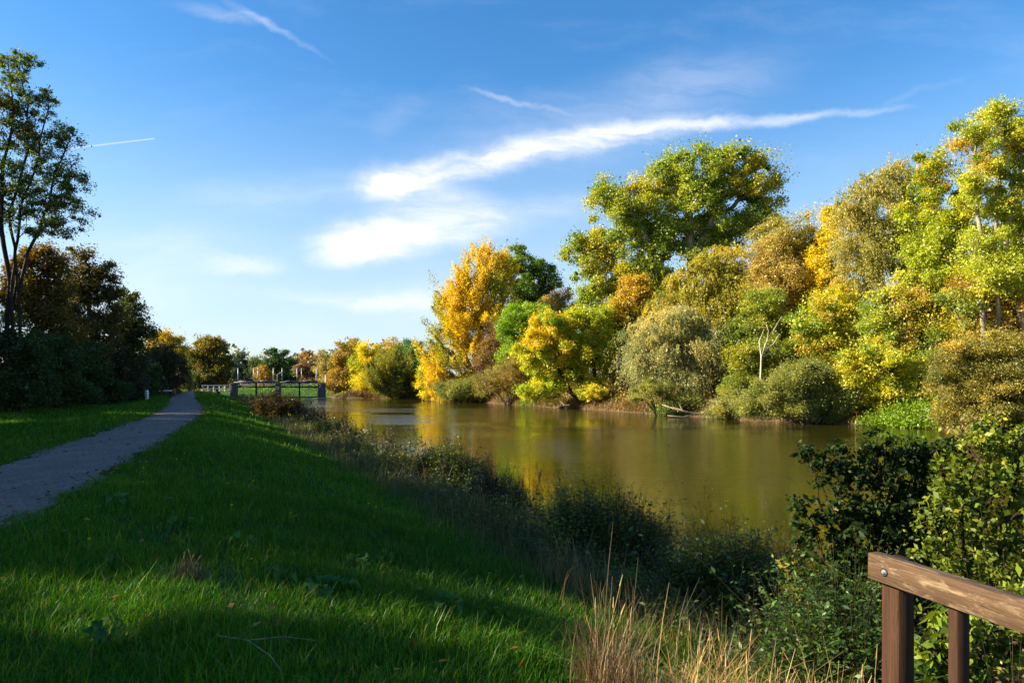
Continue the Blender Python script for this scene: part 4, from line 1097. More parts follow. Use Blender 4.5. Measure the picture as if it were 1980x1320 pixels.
def bank_weeds():
    rng = np.random.default_rng(41)
    V1, F1, V2, F2, C2, n1, n2 = [], [], [], [], [], 0, 0
    for (v0, v1, dens, leaf, per, sr) in ((3.5, 14, 46, 0.05, 26, 0.0028), (14, 30, 26, 0.075, 24, 0.0045), (30, 60, 10, 0.12, 22, 0.008), (60, 120, 4, 0.2, 20, 0.014)):
        n = int((v1 - v0) * 2.6 * dens)
        v = rng.uniform(v0, v1, n); t_ = rng.uniform(-2.1, 0.45, n)
        x, y = xy(shore_near(v) + t_, v)
        ok = rng.uniform(0, 1, n) < 0.55 + 0.55 * vnoise(x, y, 0.9, 6.0)
        x, y, t_ = x[ok], y[ok], t_[ok]; n = len(x)
        H = np.interp(t_, [-2.1, -1.2, 0.4], [0.26, 0.62, 0.85]) * np.exp(rng.normal(0, 0.35, n)) * (1 + 0.3 * vnoise(x, y, 0.6, 2.0))
        b = np.stack([x, y, np.maximum(gz(x, y), -1.6) - 0.02], 1)
        (sv, sf), (lv, lf), i, q = weed_geo(b, H, rng, leaf * 1.5, int(per * .8), 0.5, 0.3, sr)
        V1.append(sv); F1.append(sf + n1); n1 += len(sv)
        c = mixcol(((62, 86, 26), (82, 106, 30), (108, 118, 36), (98, 80, 42), (78, 66, 36), (136, 132, 42)), n, rng, 0.2)[i] * np.exp(rng.normal(0, 0.22, len(i)))[:, None]
        V2.append(lv); F2.append(lf + n2); n2 += len(lv); C2.append(c)
    # tall bent stalks with seed heads standing against the water
    n = 420
    v = 4 + 60 * rng.uniform(0, 1, n) ** 1.6; t_ = rng.uniform(-1.0, 0.3, n)
    x, y = xy(shore_near(v) + t_, v)
    b = np.stack([x, y, np.maximum(gz(x, y), -1.6)], 1)
    H = rng.uniform(0.75, 1.45, n); sc = np.interp(v, [4, 20, 64], [.6, 1.2, 3.0])
    az = rng.uniform(0, 6.28, n); ln = np.abs(rng.normal(0, .22, n))
    dv = np.stack([np.cos(az) * ln, np.sin(az) * ln, np.ones(n)], 1)
    m1 = b + dv * (H * .6)[:, None] * [.6, .6, 1]; tp = b + dv * H[:, None] * [1.2, 1.2, 1]
    for A_, B_, r0, r1 in ((b, m1, .004, .003), (m1, tp, .003, .0015)):
        sv, sf = tubes(A_, B_, r0 * sc, r1 * sc, 4); V1.append(sv); F1.append(sf + n1); n1 += len(sv)
    k = 16; i = np.repeat(np.arange(n), k); qq = rng.uniform(.2, 1, n * k)
    c = m1[i] * (1 - qq)[:, None] + tp[i] * qq[:, None] + rng.normal(0, .02, (n * k, 3))
    lv, lf = leaf_quads(c, rng.normal(0, 1, (n * k, 3)) + [0, 0, .6], rng.normal(0, 1, (n * k, 3)), .05 * sc[i] * rng.uniform(.5, 1.2, n * k), .4)
    V2.append(lv); F2.append(lf + n2); n2 += len(lv); C2.append(mixcol(((70, 54, 34), (52, 58, 26), (88, 70, 42)), len(lf), rng))
    # long bank grass among the weeds
    for (v0, v1, k, wd, hh) in ((3, 16, 9000, 0.005, 0.42), (16, 40, 7000, 0.011, 0.45), (40, 118, 6000, 0.03, 0.5)):
        v = rng.uniform(v0, v1, k); t_ = np.clip(rng.normal(-1.5, 0.65, k), -3.0, 0.4)
        x, y = xy(shore_near(v) + t_, v)
        b = np.stack([x, y, np.maximum(gz(x, y), -1.6) - 0.02], 1)
        q, f = blades(b, hh * np.exp(rng.normal(0, .35, k)), np.full(k, wd), rng.uniform(0, 6.28, k), rng.uniform(0.1, 0.8, k))
        V2.append(q); F2.append(f + n2); n2 += len(q)
        C2.append(np.repeat(mixcol(((112, 96, 50), (84, 80, 38), (62, 84, 28), (130, 114, 64), (50, 70, 24)), k, rng), 2, 0))
    v_, f_ = np.concatenate(V1 + V2), np.concatenate(F1 + [q + n1 for q in F2])
    cc = np.concatenate([np.tile(lin((50, 48, 28)), (sum(len(q) for q in F1), 1)), np.concatenate(C2)])
    o = link_mesh('bank_weeds', v_, f_, LEAF, col=cc)
    tag(o, 'tangled dark weeds and long grass along the near waterline', 'weeds', kind='stuff')
bank_weeds()

W1 = ((64, 90, 24), (84, 112, 28), (52, 72, 20), (116, 122, 34))
W2 = ((76, 62, 34), (92, 74, 40), (58, 70, 26), (60, 50, 28))
bank_bush('elder_bush', 'round dark reddish brown bush on the near bank in front of the weir', 'bush', 545, 46, 46, 752, 330, ((74, 58, 32), (90, 64, 36), (62, 66, 28), (108, 88, 36)), 0.1, 60, 0.5, 0.1, 0.4, 0.012, 1)
bank_bush('dock_plant', 'thin dark silhouetted weed with loose leaves against the bright water near the weir', 'weed', 613, 43, 24, 770, 34, ((44, 40, 38), (56, 48, 40)), 0.16, 16, 0.4, 0.4, 0.4, 0.012, 2)
bank_bush('weed_clump', 'green topped weed clump right below the dark reddish bush', 'weeds', 655, 34, 46, 806, 190, W1, 0.11, 24, 0.34, 0.3, 0.25, 0.008, 3)
bank_bush('weed_clump', 'brown leafed weed clump on the grass side of the green topped weeds', 'weeds', 672, 27.5, 40, 838, 170, W2, 0.09, 24, 0.4, 0.15, 0.3, 0.007, 4)
bank_bush('dock_plant', 'slim tall dark dock plant standing alone against the water', 'weed', 752, 27, 14, 816, 14, ((52, 44, 36), (66, 54, 40)), 0.09, 26, 0.4, 0.6, 0.12, 0.008, 5)
bank_bush('weed_clump', 'low yellow green weeds right of the slim dock plant', 'weeds', 792, 23.5, 40, 868, 140, W1 + ((120, 120, 36),), 0.08, 22, 0.32, 0.3, 0.25, 0.006, 6)
bank_bush('bramble_bush', 'dark bramble bush with upright spires in the middle of the near bank', 'bush', 880, 19.2, 66, 850, 330, W1 + ((70, 40, 34),), 0.075, 30, 0.45, 0.3, 0.25, 0.006, 7)
bank_bush('weed_clump', 'reddish brown weed clump right of the dark bramble bush', 'weeds', 968, 15.5, 60, 905, 300, W2 + ((78, 76, 34),), 0.06, 26, 0.32, 0.25, 0.2, 0.005, 8)
bank_bush('bramble_bush', 'wide dark green bush with thin spires below the mirrored yellow leaves', 'bush', 1180, 11, 118, 925, 560, W1 + ((56, 70, 28),), 0.055, 30, 0.36, 0.35, 0.28, 0.004, 9)
bank_bush('nettle_clump', 'loose stems with pale yellow green leaves left of the wide dark green bush', 'weeds', 1085, 10.3, 42, 985, 46, ((140, 146, 50), (112, 126, 44), (90, 96, 40)), 0.05, 20, 0.6, 0.5, 0.2, 0.004, 10)
bank_bush('nettle_clump', 'dense dark nettles left of the tall shrub at the water', 'weeds', 1430, 8.2, 140, 1010, 900, W1 + ((60, 84, 30), (80, 96, 36)), 0.055, 30, 0.36, 0.25, 0.25, 0.004, 11)
bank_bush('spurge_plant', 'low plant with many small pale green leaves behind the dry grass tuft', 'plant', 1215, 8.6, 44, 1085, 110, ((120, 136, 54), (96, 120, 46), (140, 150, 70)), 0.032, 34, 0.5, 0.1, 0.35, 0.003, 12)
bank_bush('nettle_clump', 'green nettles growing behind the left post of the handrail', 'weeds', 1625, 5.3, 120, 1060, 420, ((70, 100, 36), (52, 84, 30), (88, 112, 40)), 0.05, 26, 0.36, 0.2, 0.3, 0.003, 13)

def near_shrub(name, label, d, lobes, base, pal, n_leaf, leaf, wr, seed, rc, k, trunks, open_=0.35, lm=None, lai=1.2):
    return plant(name, label, 'shrub', d, lobes, base, pal, 'round', leaf, wr, rc, k, lai, 0.018, trunks=trunks, bark=BARKD, lm=lm or LEAFG, open_=open_, seed=seed, curl=0.14, trunk_name='stems', crown_name='foliage', patch=1.6)
near_shrub('privet_shrub', 'tall shrub with shade painted into its leaves at the water behind the handrail', 5.8,
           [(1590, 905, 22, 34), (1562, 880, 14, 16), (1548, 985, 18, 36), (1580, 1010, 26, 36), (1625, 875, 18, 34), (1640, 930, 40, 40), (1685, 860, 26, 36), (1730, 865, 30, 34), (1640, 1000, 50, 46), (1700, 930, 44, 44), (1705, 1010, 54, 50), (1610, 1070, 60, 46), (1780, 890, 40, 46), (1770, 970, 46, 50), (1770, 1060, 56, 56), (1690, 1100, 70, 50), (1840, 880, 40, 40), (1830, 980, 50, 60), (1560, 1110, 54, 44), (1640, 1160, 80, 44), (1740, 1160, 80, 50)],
           (1690, 0.1), [(36, 52, 18, 2.4), (46, 64, 22, 2), (64, 80, 26, 1.2), (120, 112, 28, .12)], 0, 0.046, 0.5, 301, 0.06, 0.42, 14, 0.3, lai=1.3)  # leaf colours darkened to stand in for the shade on this shrub
near_shrub('privet_shrub', 'sunlit shrub hung with yellow green leaves at the right edge', 4.3,
           [(1870, 860, 50, 40), (1930, 850, 50, 40), (1990, 880, 40, 60), (1850, 920, 44, 50), (1900, 930, 50, 60), (1960, 960, 50, 70), (1830, 1000, 40, 60), (1880, 1020, 50, 60), (1950, 1060, 60, 60), (1810, 1070, 40, 50), (1870, 1110, 60, 50), (2020, 1020, 50, 90)],
           (1890, 0.2), [(92, 106, 30, 2), (128, 136, 40, 1.6), (62, 80, 24, 2), (190, 170, 36, .7)], 0, 0.034, 0.52, 302, 0.07, 0.3, 9, 0.3, lai=1.1)
near_shrub('bramble_shrub', 'low bright green bramble under the handrail', 3.4,
           [(1830, 1210, 50, 40), (1900, 1230, 50, 50), (1960, 1260, 50, 60), (1840, 1290, 60, 50), (1920, 1320, 60, 50), (1790, 1270, 30, 50), (1980, 1180, 40, 40)],
           (1890, 0.1), [(86, 104, 30, 2), (116, 130, 38, 1.6), (58, 80, 24, 2), (170, 160, 44, .4)], 0, 0.042, 0.6, 303, 0.07, 0.5, 7, 0.25)
bank_bush('weed_clump', 'dry pinkish seed stalks in front of the sunlit shrub at the right edge', 'weeds', 1955, 3.2, 40, 930, 22, ((130, 100, 74), (110, 84, 60), (150, 120, 84)), 0.02, 46, 0.5, 0.6, 0.25, 0.0022, 14)

def straw_tuft(name, label, pts, n, Hm, seed, pal, wd=0.005, droop=(0.1, 1.1)):
    rng = np.random.default_rng(seed)
    x = np.concatenate([rng.normal(px, s, n // len(pts)) for (px, py, s) in pts]); y = np.concatenate([rng.normal(py, s * 0.7, n // len(pts)) for (px, py, s) in pts])
    N = len(x)
    b = np.stack([x, y, gz(x, y) - 0.01], 1); org = np.array([x.mean(), y.mean(), float(gz(x.mean(), y.mean()))])
    root = empty(name, org, label, 'grass tuft')
    H = Hm * np.exp(rng.normal(0, 0.35, N))
    q, f = blades(b - org, H, np.full(N, wd) * rng.uniform(0.6, 1.3, N), rng.uniform(0, 6.28, N), rng.uniform(*droop, N), seg=4)
    ns = max(6, N // 110)
    j = rng.integers(0, N, ns)
    az = rng.uniform(0, 6.28, ns); ln = np.abs(rng.normal(0.12, 0.2, ns)); Hs = Hm * rng.uniform(1.1, 2.0, ns)
    tip = b[j] - org + np.stack([np.cos(az) * ln * Hs, np.sin(az) * ln * Hs, Hs], 1)
    mid = b[j] - org + np.stack([np.cos(az) * ln * Hs * .3, np.sin(az) * ln * Hs * .3, Hs * 0.55], 1)
    v1, f1 = tubes(b[j] - org, mid, np.full(ns, 0.0026), np.full(ns, 0.0022), 4)
    v2, f2 = tubes(mid, tip, np.full(ns, 0.0022), np.full(ns, 0.0014), 4)
    hd = tip + (tip - mid) * 0.12
    v3, f3 = tubes(tip - (tip - mid) * 0.1, hd, np.full(ns, 0.0055), np.full(ns, 0.0015), 5)
    vv = np.concatenate([q, v1, v2, v3]); ff = np.concatenate([f, f1 + len(q), f2 + len(q) + len(v1), f3 + len(q) + len(v1) + len(v2)])
    cc = np.concatenate([np.repeat(mixcol(pal, N, rng, 0.22), 4, 0), mixcol(((190, 160, 100), (170, 136, 80)), len(ff) - len(f), rng, 0.1)])
    link_mesh('blades', vv, ff, STRAW, root, col=cc)
    return root
STR = ((186, 152, 84), (164, 130, 72), (200, 168, 100), (134, 104, 58), (140, 146, 56))
straw_tuft('grass_tuft', 'large dry straw coloured grass tuft in the sun left of the handrail', [(1.1, 4.2, .16), (1.3, 4.05, .2), (1.55, 4.05, .2), (1.8, 3.9, .18), (1.15, 3.75, .2), (1.5, 3.6, .2), (1.95, 4.2, .18), (1.7, 3.55, .15), (1.85, 4.4, .16), (1.4, 4.4, .18)], 5000, 0.38, 61, STR, 0.0062, (0.1, 1.7))
straw_tuft('grass_tuft', 'shaded brown grass tuft at the left end of the large straw tuft', [(0.62, 4.5, .1), (0.66, 4.2, .1)], 800, 0.4, 62, ((110, 86, 56), (92, 74, 48), (130, 104, 66)), droop=(0.05, 0.7))
straw_tuft('grass_tuft', 'small pale grass tuft at the foot of the wide dark green bush', [(0.6, 8.6, .14), (0.85, 8.0, .12)], 360, 0.42, 63, ((130, 108, 68), (150, 124, 76), (96, 90, 44)), 0.006, (0.05, 0.6))
straw_tuft('grass_tuft', 'small tan grass tuft below the reddish brown weed clump', [(-0.75, 13.2, .2), (-0.5, 12.6, .16)], 320, 0.42, 64, ((140, 104, 64), (116, 86, 54), (96, 84, 44)), 0.008, (0.05, 0.5))
straw_tuft('grass_tuft', 'brownish dead grass tuft in the shaded lawn', [(-2.6, 5.45, .07)], 260, 0.15, 65, ((92, 72, 54), (76, 62, 46)), 0.004, (0.1, 0.8))

# broad leafed plants on the lawn
def broad_plant(px, py, label, nleaf, L, seed, name='burdock_plant', pal=((64, 104, 40), (78, 116, 46), (54, 92, 34))):  # leaf greens lightened to stand in for reflected sky
    rng = np.random.default_rng(seed)
    # find the ground point seen there
    d = np.linspace(2, 30, 2000); p = np.stack([(px - CX) / F * d, d, CAMZ - (py - HY) / F * d], 1)
    i = int(np.argmax(p[:, 2] < gz(p[:, 0], p[:, 1]) + 0.08))
    org = np.array([p[i, 0], p[i, 1], float(gz(p[i, 0], p[i, 1]))])
    root = empty(name, org, label, 'plant')
    V_, F_, n0 = [], [], 0
    SV = []
    for k in range(nleaf):
        az = k * 2.4 + rng.normal(0, .3); l_ = L * 0.6 * rng.uniform(0.6, 1.2); hz = rng.uniform(0.045, 0.1)
        st = rng.uniform(0.3, 0.8) * L
        dv = np.array([math.cos(az), math.sin(az), 0]); sd = np.array([-dv[1], dv[0], 0])
        rows = []
        for a_, (q, wd) in enumerate(((0, .12), (.12, .36), (.35, .46), (.62, .36), (.85, .18), (1, .015))):
            c = dv * (st + q * l_) + np.array([0, 0, hz + 0.05 * math.sin(q * 3.1) * 1.2 - 0.05 * q * q + rng.normal(0, .006)])
            for s_ in (-1, -.5, 0, .5, 1):
                rows.append(c + sd * s_ * wd * l_ + np.array([0, 0, abs(s_) * 0.05 * wd * 3 * l_ + rng.normal(0, .006)]))
        f = [[r * 5 + c, (r + 1) * 5 + c, (r + 1) * 5 + c + 1, r * 5 + c + 1] for r in range(5) for c in range(4)]
        V_.append(np.array(rows)); F_.append(np.array(f) + n0); n0 += 30
        SV.append((np.zeros(3) - [0, 0, .02], dv * st + [0, 0, hz]))
    cs = np.repeat(mixcol(pal, nleaf, rng, 0.12), 20, 0)
    link_mesh('leaves', np.concatenate(V_), np.concatenate(F_), GRASS, root, col=cs, smooth=True)
    a, b = np.array([q[0] for q in SV]), np.array([q[1] for q in SV])
    v, f = tubes(a, b, np.full(len(a), .006), np.full(len(a), .004), 5)
    link_mesh('leaf_stems', v, f, TWIG, root)
broad_plant(630, 1130, 'largest broad leafed burdock in the lawn, left of centre', 11, 0.2, 1)
broad_plant(545, 1112, 'smaller broad leafed plant just left of the largest burdock', 7, 0.13, 2)
broad_plant(690, 1085, 'broad leafed burdock right above the largest burdock', 7, 0.14, 3)
broad_plant(860, 1165, 'broad leafed burdock farthest right in the lawn', 7, 0.17, 4)
broad_plant(740, 1075, 'dim broad leafed plant up the slope from the right burdock', 5, 0.12, 5)
broad_plant(225, 965, 'grey green broad leafed plant beside the gravel path', 7, 0.2, 6)
broad_plant(345, 1012, 'broad leafed plant in the lawn below the path edge plant', 6, 0.16, 7)
broad_plant(470, 1045, 'flat broad leafed plant between path edge and burdock', 6, 0.15, 8)
broad_plant(195, 1225, 'pale leafed plant in the dark grass at bottom left', 6, 0.12, 9)
broad_plant(215, 1082, 'round leafed plant in the shade left of the dead grass tuft', 6, 0.1, 10)

def dandelion(px, py, label, seed):
    rng = np.random.default_rng(seed)
    d = np.linspace(2, 40, 3000); p = np.stack([(px - CX) / F * d, d, CAMZ - (py - HY) / F * d], 1)
    i = int(np.argmax(p[:, 2] < gz(p[:, 0], p[:, 1]) + 0.17))
    org = np.array([p[i, 0], p[i, 1], float(gz(p[i, 0], p[i, 1]))])
    root = empty('dandelion', org, label, 'flower', 'dandelions in the lawn')
    mb = MB(); mb.tube([(0, 0, 0), (.01, 0, .09), (.015, .005, .17)], [.003, .0025, .002], 5); mb.build('stem', GREEN_STEM, root)
    n = 46
    a = rng.uniform(0, 6.28, n); el = rng.uniform(0.1, 1.2, n)
    ax = np.stack([np.cos(a) * np.cos(el), np.sin(a) * np.cos(el), np.sin(el)], 1)
    q, f = leaf_quads(np.array([.015, .005, .17]) + ax * 0.011, ax, rng.normal(0, .3, (n, 3)) + [0, 0, 1], np.full(n, .024), .3)
    link_mesh('flower_head', q, f, LEAF, root, col=mixcol(((235, 200, 20), (245, 215, 40)), n, rng, .05))
GREEN_STEM = simple('green_stem', (90, 120, 50))
for i, (px, py, lab) in enumerate(((275, 905, 'yellow dandelion nearest the right edge of the path'), (340, 888, 'yellow dandelion in tall grass right of the path'), (355, 876, 'yellow dandelion highest up beside the path'),
                                   (445, 977, 'single yellow dandelion in the middle of the lawn slope'), (488, 930, 'yellow dandelion at the right on the upper slope'), (169, 1043, 'yellow dandelion in the dark grass below the path'),
                                   (711, 974, 'left yellow dandelion of the pair above the bank weeds'), (725, 981, 'right yellow dandelion of the pair above the bank weeds'))):
    dandelion(px, py, lab, i)

# fallen twig in the lawn
def twig():
    a = np.array([(-1.78, 4.12), (-1.58, 4.08), (-1.38, 3.9), (-1.25, 3.7)])
    b = np.array([(-1.58, 4.08), (-1.42, 4.24), (-1.24, 4.3)])
    mb = MB()
    for pts, r in ((a, .0045), (b, .0035)):
        z = gz(pts[:, 0], pts[:, 1]) + 0.085
        mb.tube(np.column_stack([pts, z]), np.linspace(r, r * .5, len(pts)), 6)
    tag(mb.build('fallen_twig', BARKG), 'thin forked twig lying in the grass at the bottom left of centre', 'twig')
twig()

# fallen leaves
def litter():
    rng = np.random.default_rng(71)
    n = 2600
    v = rng.uniform(2, 60, n); side = rng.choice([-1, 1], n)
    u = np.interp(v, pv, pc) + side * (hw + rng.normal(-0.08, 0.16, n))
    k = 500
    u[:k] = np.interp(v[:k], pv, pc) + rng.uniform(-hw, hw, k)
    x, y = xy(u, v)
    z = gz(x, y) + 0.022 + rng.uniform(0, .015, n)
    m_ = 1500                                     # and a few blown onto the lawn
    y2 = np.sqrt(rng.uniform(9, 700, m_)); x2 = y2 * rng.uniform(-.85, .4, m_)
    u2, v2, t2, _w = zone(x2, y2)
    g_ = (t2 < -2.2) & (u2 > forest_edge(v2))
    x = np.concatenate([x, x2[g_]]); y = np.concatenate([y, y2[g_]]); z = np.concatenate([z, gz(x2[g_], y2[g_]) + rng.uniform(.03, .1, g_.sum())]); n = len(x)
    q, f = leaf_quads(np.stack([x, y, z], 1), rng.normal(0, 1, (n, 3)) * [1, 1, .25], rng.normal(0, .3, (n, 3)) + [0, 0, 1], rng.uniform(.04, .085, n), .7)
    o = link_mesh('fallen_leaves', q, f, LEAF, col=mixcol(((120, 72, 34), (150, 96, 40), (90, 58, 34), (164, 130, 50)), n, rng))
    tag(o, 'brown fallen leaves strewn along the edges of the gravel path and the lawn', 'leaves', kind='stuff')
litter()

# dead wood and snag on the far bank
def snag():
    d = 57
    P = lambda px, py, dy=0: at(px, py, d) + np.array([0, dy, 0])
    mb = MB()
    b0 = P(1470, 745)
    for pts, r in (([b0, P(1472, 690), P(1480, 665), P(1497, 635), P(1512, 612)], (.08, .045)), ([P(1472, 690), P(1468, 660), P(1476, 640)], (.06, .03)), ([P(1476, 680), P(1495, 665), P(1508, 645)], (.07, .03)), ([P(1475, 690), P(1488, 682), P(1506, 684)], (.055, .025)), ([P(1483, 660), P(1486, 640), P(1482, 628)], (.05, .02))):
        mb.tube(pts, np.linspace(r[0], r[1], len(pts)), 7)
    tag(mb.build('dead_tree', SNAG, smooth=True), 'bleached leafless forked snag above the olive willow bush', 'dead tree')
    mb = MB(); d = 60
    g0 = at(1275, 790, d); 
    for pts, r in (([at(1375, 797, d), at(1345, 800, d - .5), at(1310, 792, d - 1), at(1280, 782, d)], (.1, .04)), ([at(1345, 800, d - .5), at(1320, 806, d - 1), at(1290, 803, d - 1)], (.06, .03)), ([at(1330, 797, d - .5), at(1300, 786, d - .5)], (.05, .02)), ([at(1320, 795, d - .5), at(1312, 778, d - .5)], (.04, .015))):
        mb.tube(pts, np.linspace(r[0], r[1], len(pts)), 7)
    tag(mb.build('fallen_branch', BARKG, smooth=True), 'fallen bare branch dipping into the water below the silvery willow', 'branch')
    mb = MB(); d = 77
    for pts, r in (([at(1100, 783, d), at(1085, 785, d - 1), at(1070, 790, d - 1.5)], (.09, .04)), ([at(1092, 784, d), at(1082, 775, d)], (.05, .02))):
        mb.tube(pts, np.linspace(r[0], r[1], len(pts)), 7)
    tag(mb.build('fallen_branch', BARKG, smooth=True), 'dark driftwood branch in front of the spreading yellow green tree', 'branch')
snag()

# reed bed near the golden poplar
def reeds():
    rng = np.random.default_rng(92)
    d = 112; n = 700
    px = rng.uniform(796, 842, n); y = d + rng.uniform(-3, 2, n)
    x = (px - CX) / F * y
    v = uv(x, y)[1]
    u = shore_far(v) + rng.uniform(-.4, 2.0, n); x, y = xy(u, v)
    b = np.stack([x, y, np.maximum(gz(x, y), -1.5)], 1)
    org = np.array([b[:, 0].mean(), b[:, 1].mean(), -1.4])
    root = empty('reed_bed', org, 'pinkish reed bed at the waterline left of the grey green bush', 'reeds')
    H = rng.uniform(1.5, 2.4, n)
    q, f = blades(b - org, H, np.full(n, .07), rng.uniform(0, 6.28, n), rng.uniform(0.02, .25, n))
    link_mesh('stalks', q, f, STRAW, root, col=np.repeat(mixcol(((150, 132, 70), (120, 120, 56), (168, 140, 90)), n, rng), 2, 0))
    tp = b - org + np.stack([rng.normal(0, .1, n), rng.normal(0, .1, n), H * .9], 1)
    q, f = leaf_quads(tp, rng.normal(0, .2, (n, 3)) + [.2, 0, 1], rng.normal(0, 1, (n, 3)), np.full(n, .5), .35)
    link_mesh('plumes', q, f, STRAW, root, col=mixcol(((170, 120, 100), (150, 104, 90)), n, rng))
reeds()

# ------------------------------------------------------------------ weir
STONE = simple('pier_concrete', (82, 78, 76), .9, 0, .25, 2.0)
STONEL = simple('pale_render', (190, 176, 150), .9, 0, .15, 2.0)
STEELD = simple('dark_steel', (26, 27, 32), .5, .0, .2, 3.0)
GATE = simple('gate_panel', (120, 126, 150), .5, 0, .1, 2.0)
WHITE = simple('white_paint', (226, 226, 222), .5, 0, .05, 3.0)
GALV = simple('galvanised_steel', (200, 204, 200), .4, .2, .08, 3.0)
def weir():
    D = lambda px: 120.0 + (px - 447) * 0.03
    s = D(540) / F
    ang = math.atan2(185 * .03, 185 * s)
    P = lambda px, py, dy=0.0: at(px, py, D(px)) + np.array([-math.sin(ang), math.cos(ang), 0]) * dy
    org = P(540, 770); org[2] = -1.5
    root = empty('weir', org, 'dark steel river weir with concrete piers and tall slim gate posts', 'weir')
    def bx(mb, px0, px1, py0, py1, dep, dy=0.0, bev=0.0):
        c = (P(px0, py0, dy) + P(px1, py1, dy)) / 2 - org
        mb.box(c, ((px1 - px0) * s / math.cos(ang), dep, (py1 - py0) * s), ang, bev)
    for (a, b, y0, y1, lab) in ((446, 458, 742.5, 775, 'abutment'), (616, 629, 740, 775, 'abutment')):
        mb = MB(); bx(mb, a, b, y0, y1, 3.0, 0.3, .04); bx(mb, a - .6, b + .6, y0 - 1.2, y0, 3.2, 0.3); mb.build('abutment', STONE, root)
    mb = MB(); bx(mb, 533, 543, 741, 775, 2.6, 0.4, .04); mb.build('pier', STONE, root)
    mb = MB(); bx(mb, 533, 539.5, 747, 754, .3, -1.1); mb.build('control_box', STONEL, root)
    for a, b in ((458, 533.5), (542.5, 616)):
        mb = MB(); bx(mb, a, b, 737.9, 740.5, .5, -.6); mb.build('walkway_beam', STEELD, root)
        mb = MB(); bx(mb, a, b, 746.5, 749.2, 1.6, 0); mb.build('lower_beam', STEELD, root)
        mb = MB(); bx(mb, a + 8, b, 766.5, 769, .4, -.2); mb.build('sill', STEELD, root)
    for a in (495.8, 579):
        mb = MB(); bx(mb, a - 1.6, a + 1.6, 738.2, 775, .35, -.6); mb.build('column', STEELD, root)
    for a, b in ((462, 491), (501, 530), (548, 574), (584, 612.5)):
        mb = MB(); bx(mb, a, b, 735.6, 737.9, .12, -.75)
        g_ = mb.build('gate_panel', GATE, root)
        mb = MB(); m_ = (a + b) / 2; bx(mb, m_ - 1, m_ + 1, 735.2, 738.0, .2, -.85); mb.build('winch', STEELD, g_)
    for a in (460.8, 490.7, 499.4, 528.7, 545.5, 574.2, 582.9, 611.6):
        mb = MB(); c0 = P(a, 738, -.75) - org; c1 = P(a, 711.5, -.75) - org
        mb.box((c0 + c1) / 2, (.13, .13, c1[2] - c0[2]), ang); mb.build('gate_post', GALV, root)
    for a, b in ((459, 533), (543, 615)):
        mb = MB()
        bx(mb, a, b, 742.9, 743.6, .06, 0.7)
        for k in range(6):
            q = a + (b - a) * (k + .5) / 6
            bx(mb, q - .6, q + .6, 740.2, 746.6, .08, .7)
        mb.build('handrail', WHITE, root)
    # braces, right frame and apron
    mb = MB(); mb.tube([P(604, 748, -.4) - org, P(613, 751, -.4) - org], .06, 6); mb.build('brace', STEELD, root)
    mb = MB(); bx(mb, 613.6, 615.4, 738, 771, .25, -.6); mb.build('end_post', STONEL, root)
    mb = MB(); c = (P(590, 769.3, -1.2) + P(640, 769.3, -1.2)) / 2 - org; mb.box(c, (4.6, 1.2, .14), ang); mb.build('apron', STONEL, root)
    # lamp on the pier
    l0 = P(536, 741); l0[2] -= .02
    lr = empty('street_lamp', l0, 'thin street lamp with a slanted arm in the middle of the weir', 'street lamp')
    mb = MB(); mb.tube([(0, 0, 0), (0, 0, 1.64)], [.05, .04], 7); mb.build('pole', GALV, lr)
    mb = MB(); mb.tube([(0, 0, 1.6), (.25, 0, 1.78), (.5, 0, 1.9)], .03, 6); mb.build('arm', GALV, lr)
    mb = MB(); mb.box((.62, 0, 1.93), (.36, .14, .08), 0, .02); mb.build('lamp_head', WHITE, lr)
    # poles right of the weir
    for px, py0, py1, lab in ((629.2, 725, 748, 'pale bare pole right after the right end of the weir'), (648.3, 737, 752, 'short white pole between the weir and the rust brown tree')):
        d = 128 if px < 640 else 135; b = at(px, py0, d); z0 = float(gz(b[0], b[1]))
        r_ = empty('pole', (b[0], b[1], z0), lab, 'pole')
        mb = MB(); mb.tube([(0, 0, -.1), (0, 0, b[2] - z0)], [.1, .08], 8); mb.build('shaft', WHITE, r_)
        mb = MB(); mb.tube([(0, 0, b[2] - z0), (0, 0, b[2] - z0 + .07)], [.1, .06], 8); mb.build('cap', GALV, r_)
weir()

# white railing between path and weir
def fence():
    d0, d1 = 117.5, 119.8
    A, B = at(391, 745, d0), at(446, 745.5, d1)
    z0 = 0.02
    root = empty('railing', (A[0], A[1], z0), 'white two bar railing between the walkers and the weir', 'railing')
    org = np.array([A[0], A[1], z0])
    for h in (.98, .45):
        mb = MB(); a = np.array([A[0], A[1], h]) ; b = np.array([B[0], B[1], h])
        mb.tube([a - org, b - org], .075, 8); mb.build('rail', WHITE, root)
    for k in range(6):
        q = A + (B - A) * (k + .02) / 5.05
        mb = MB(); mb.tube([np.array([q[0], q[1], -.05]) - org, np.array([q[0], q[1], 1.0]) - org], .06, 8); mb.build('post', WHITE, root)
fence()

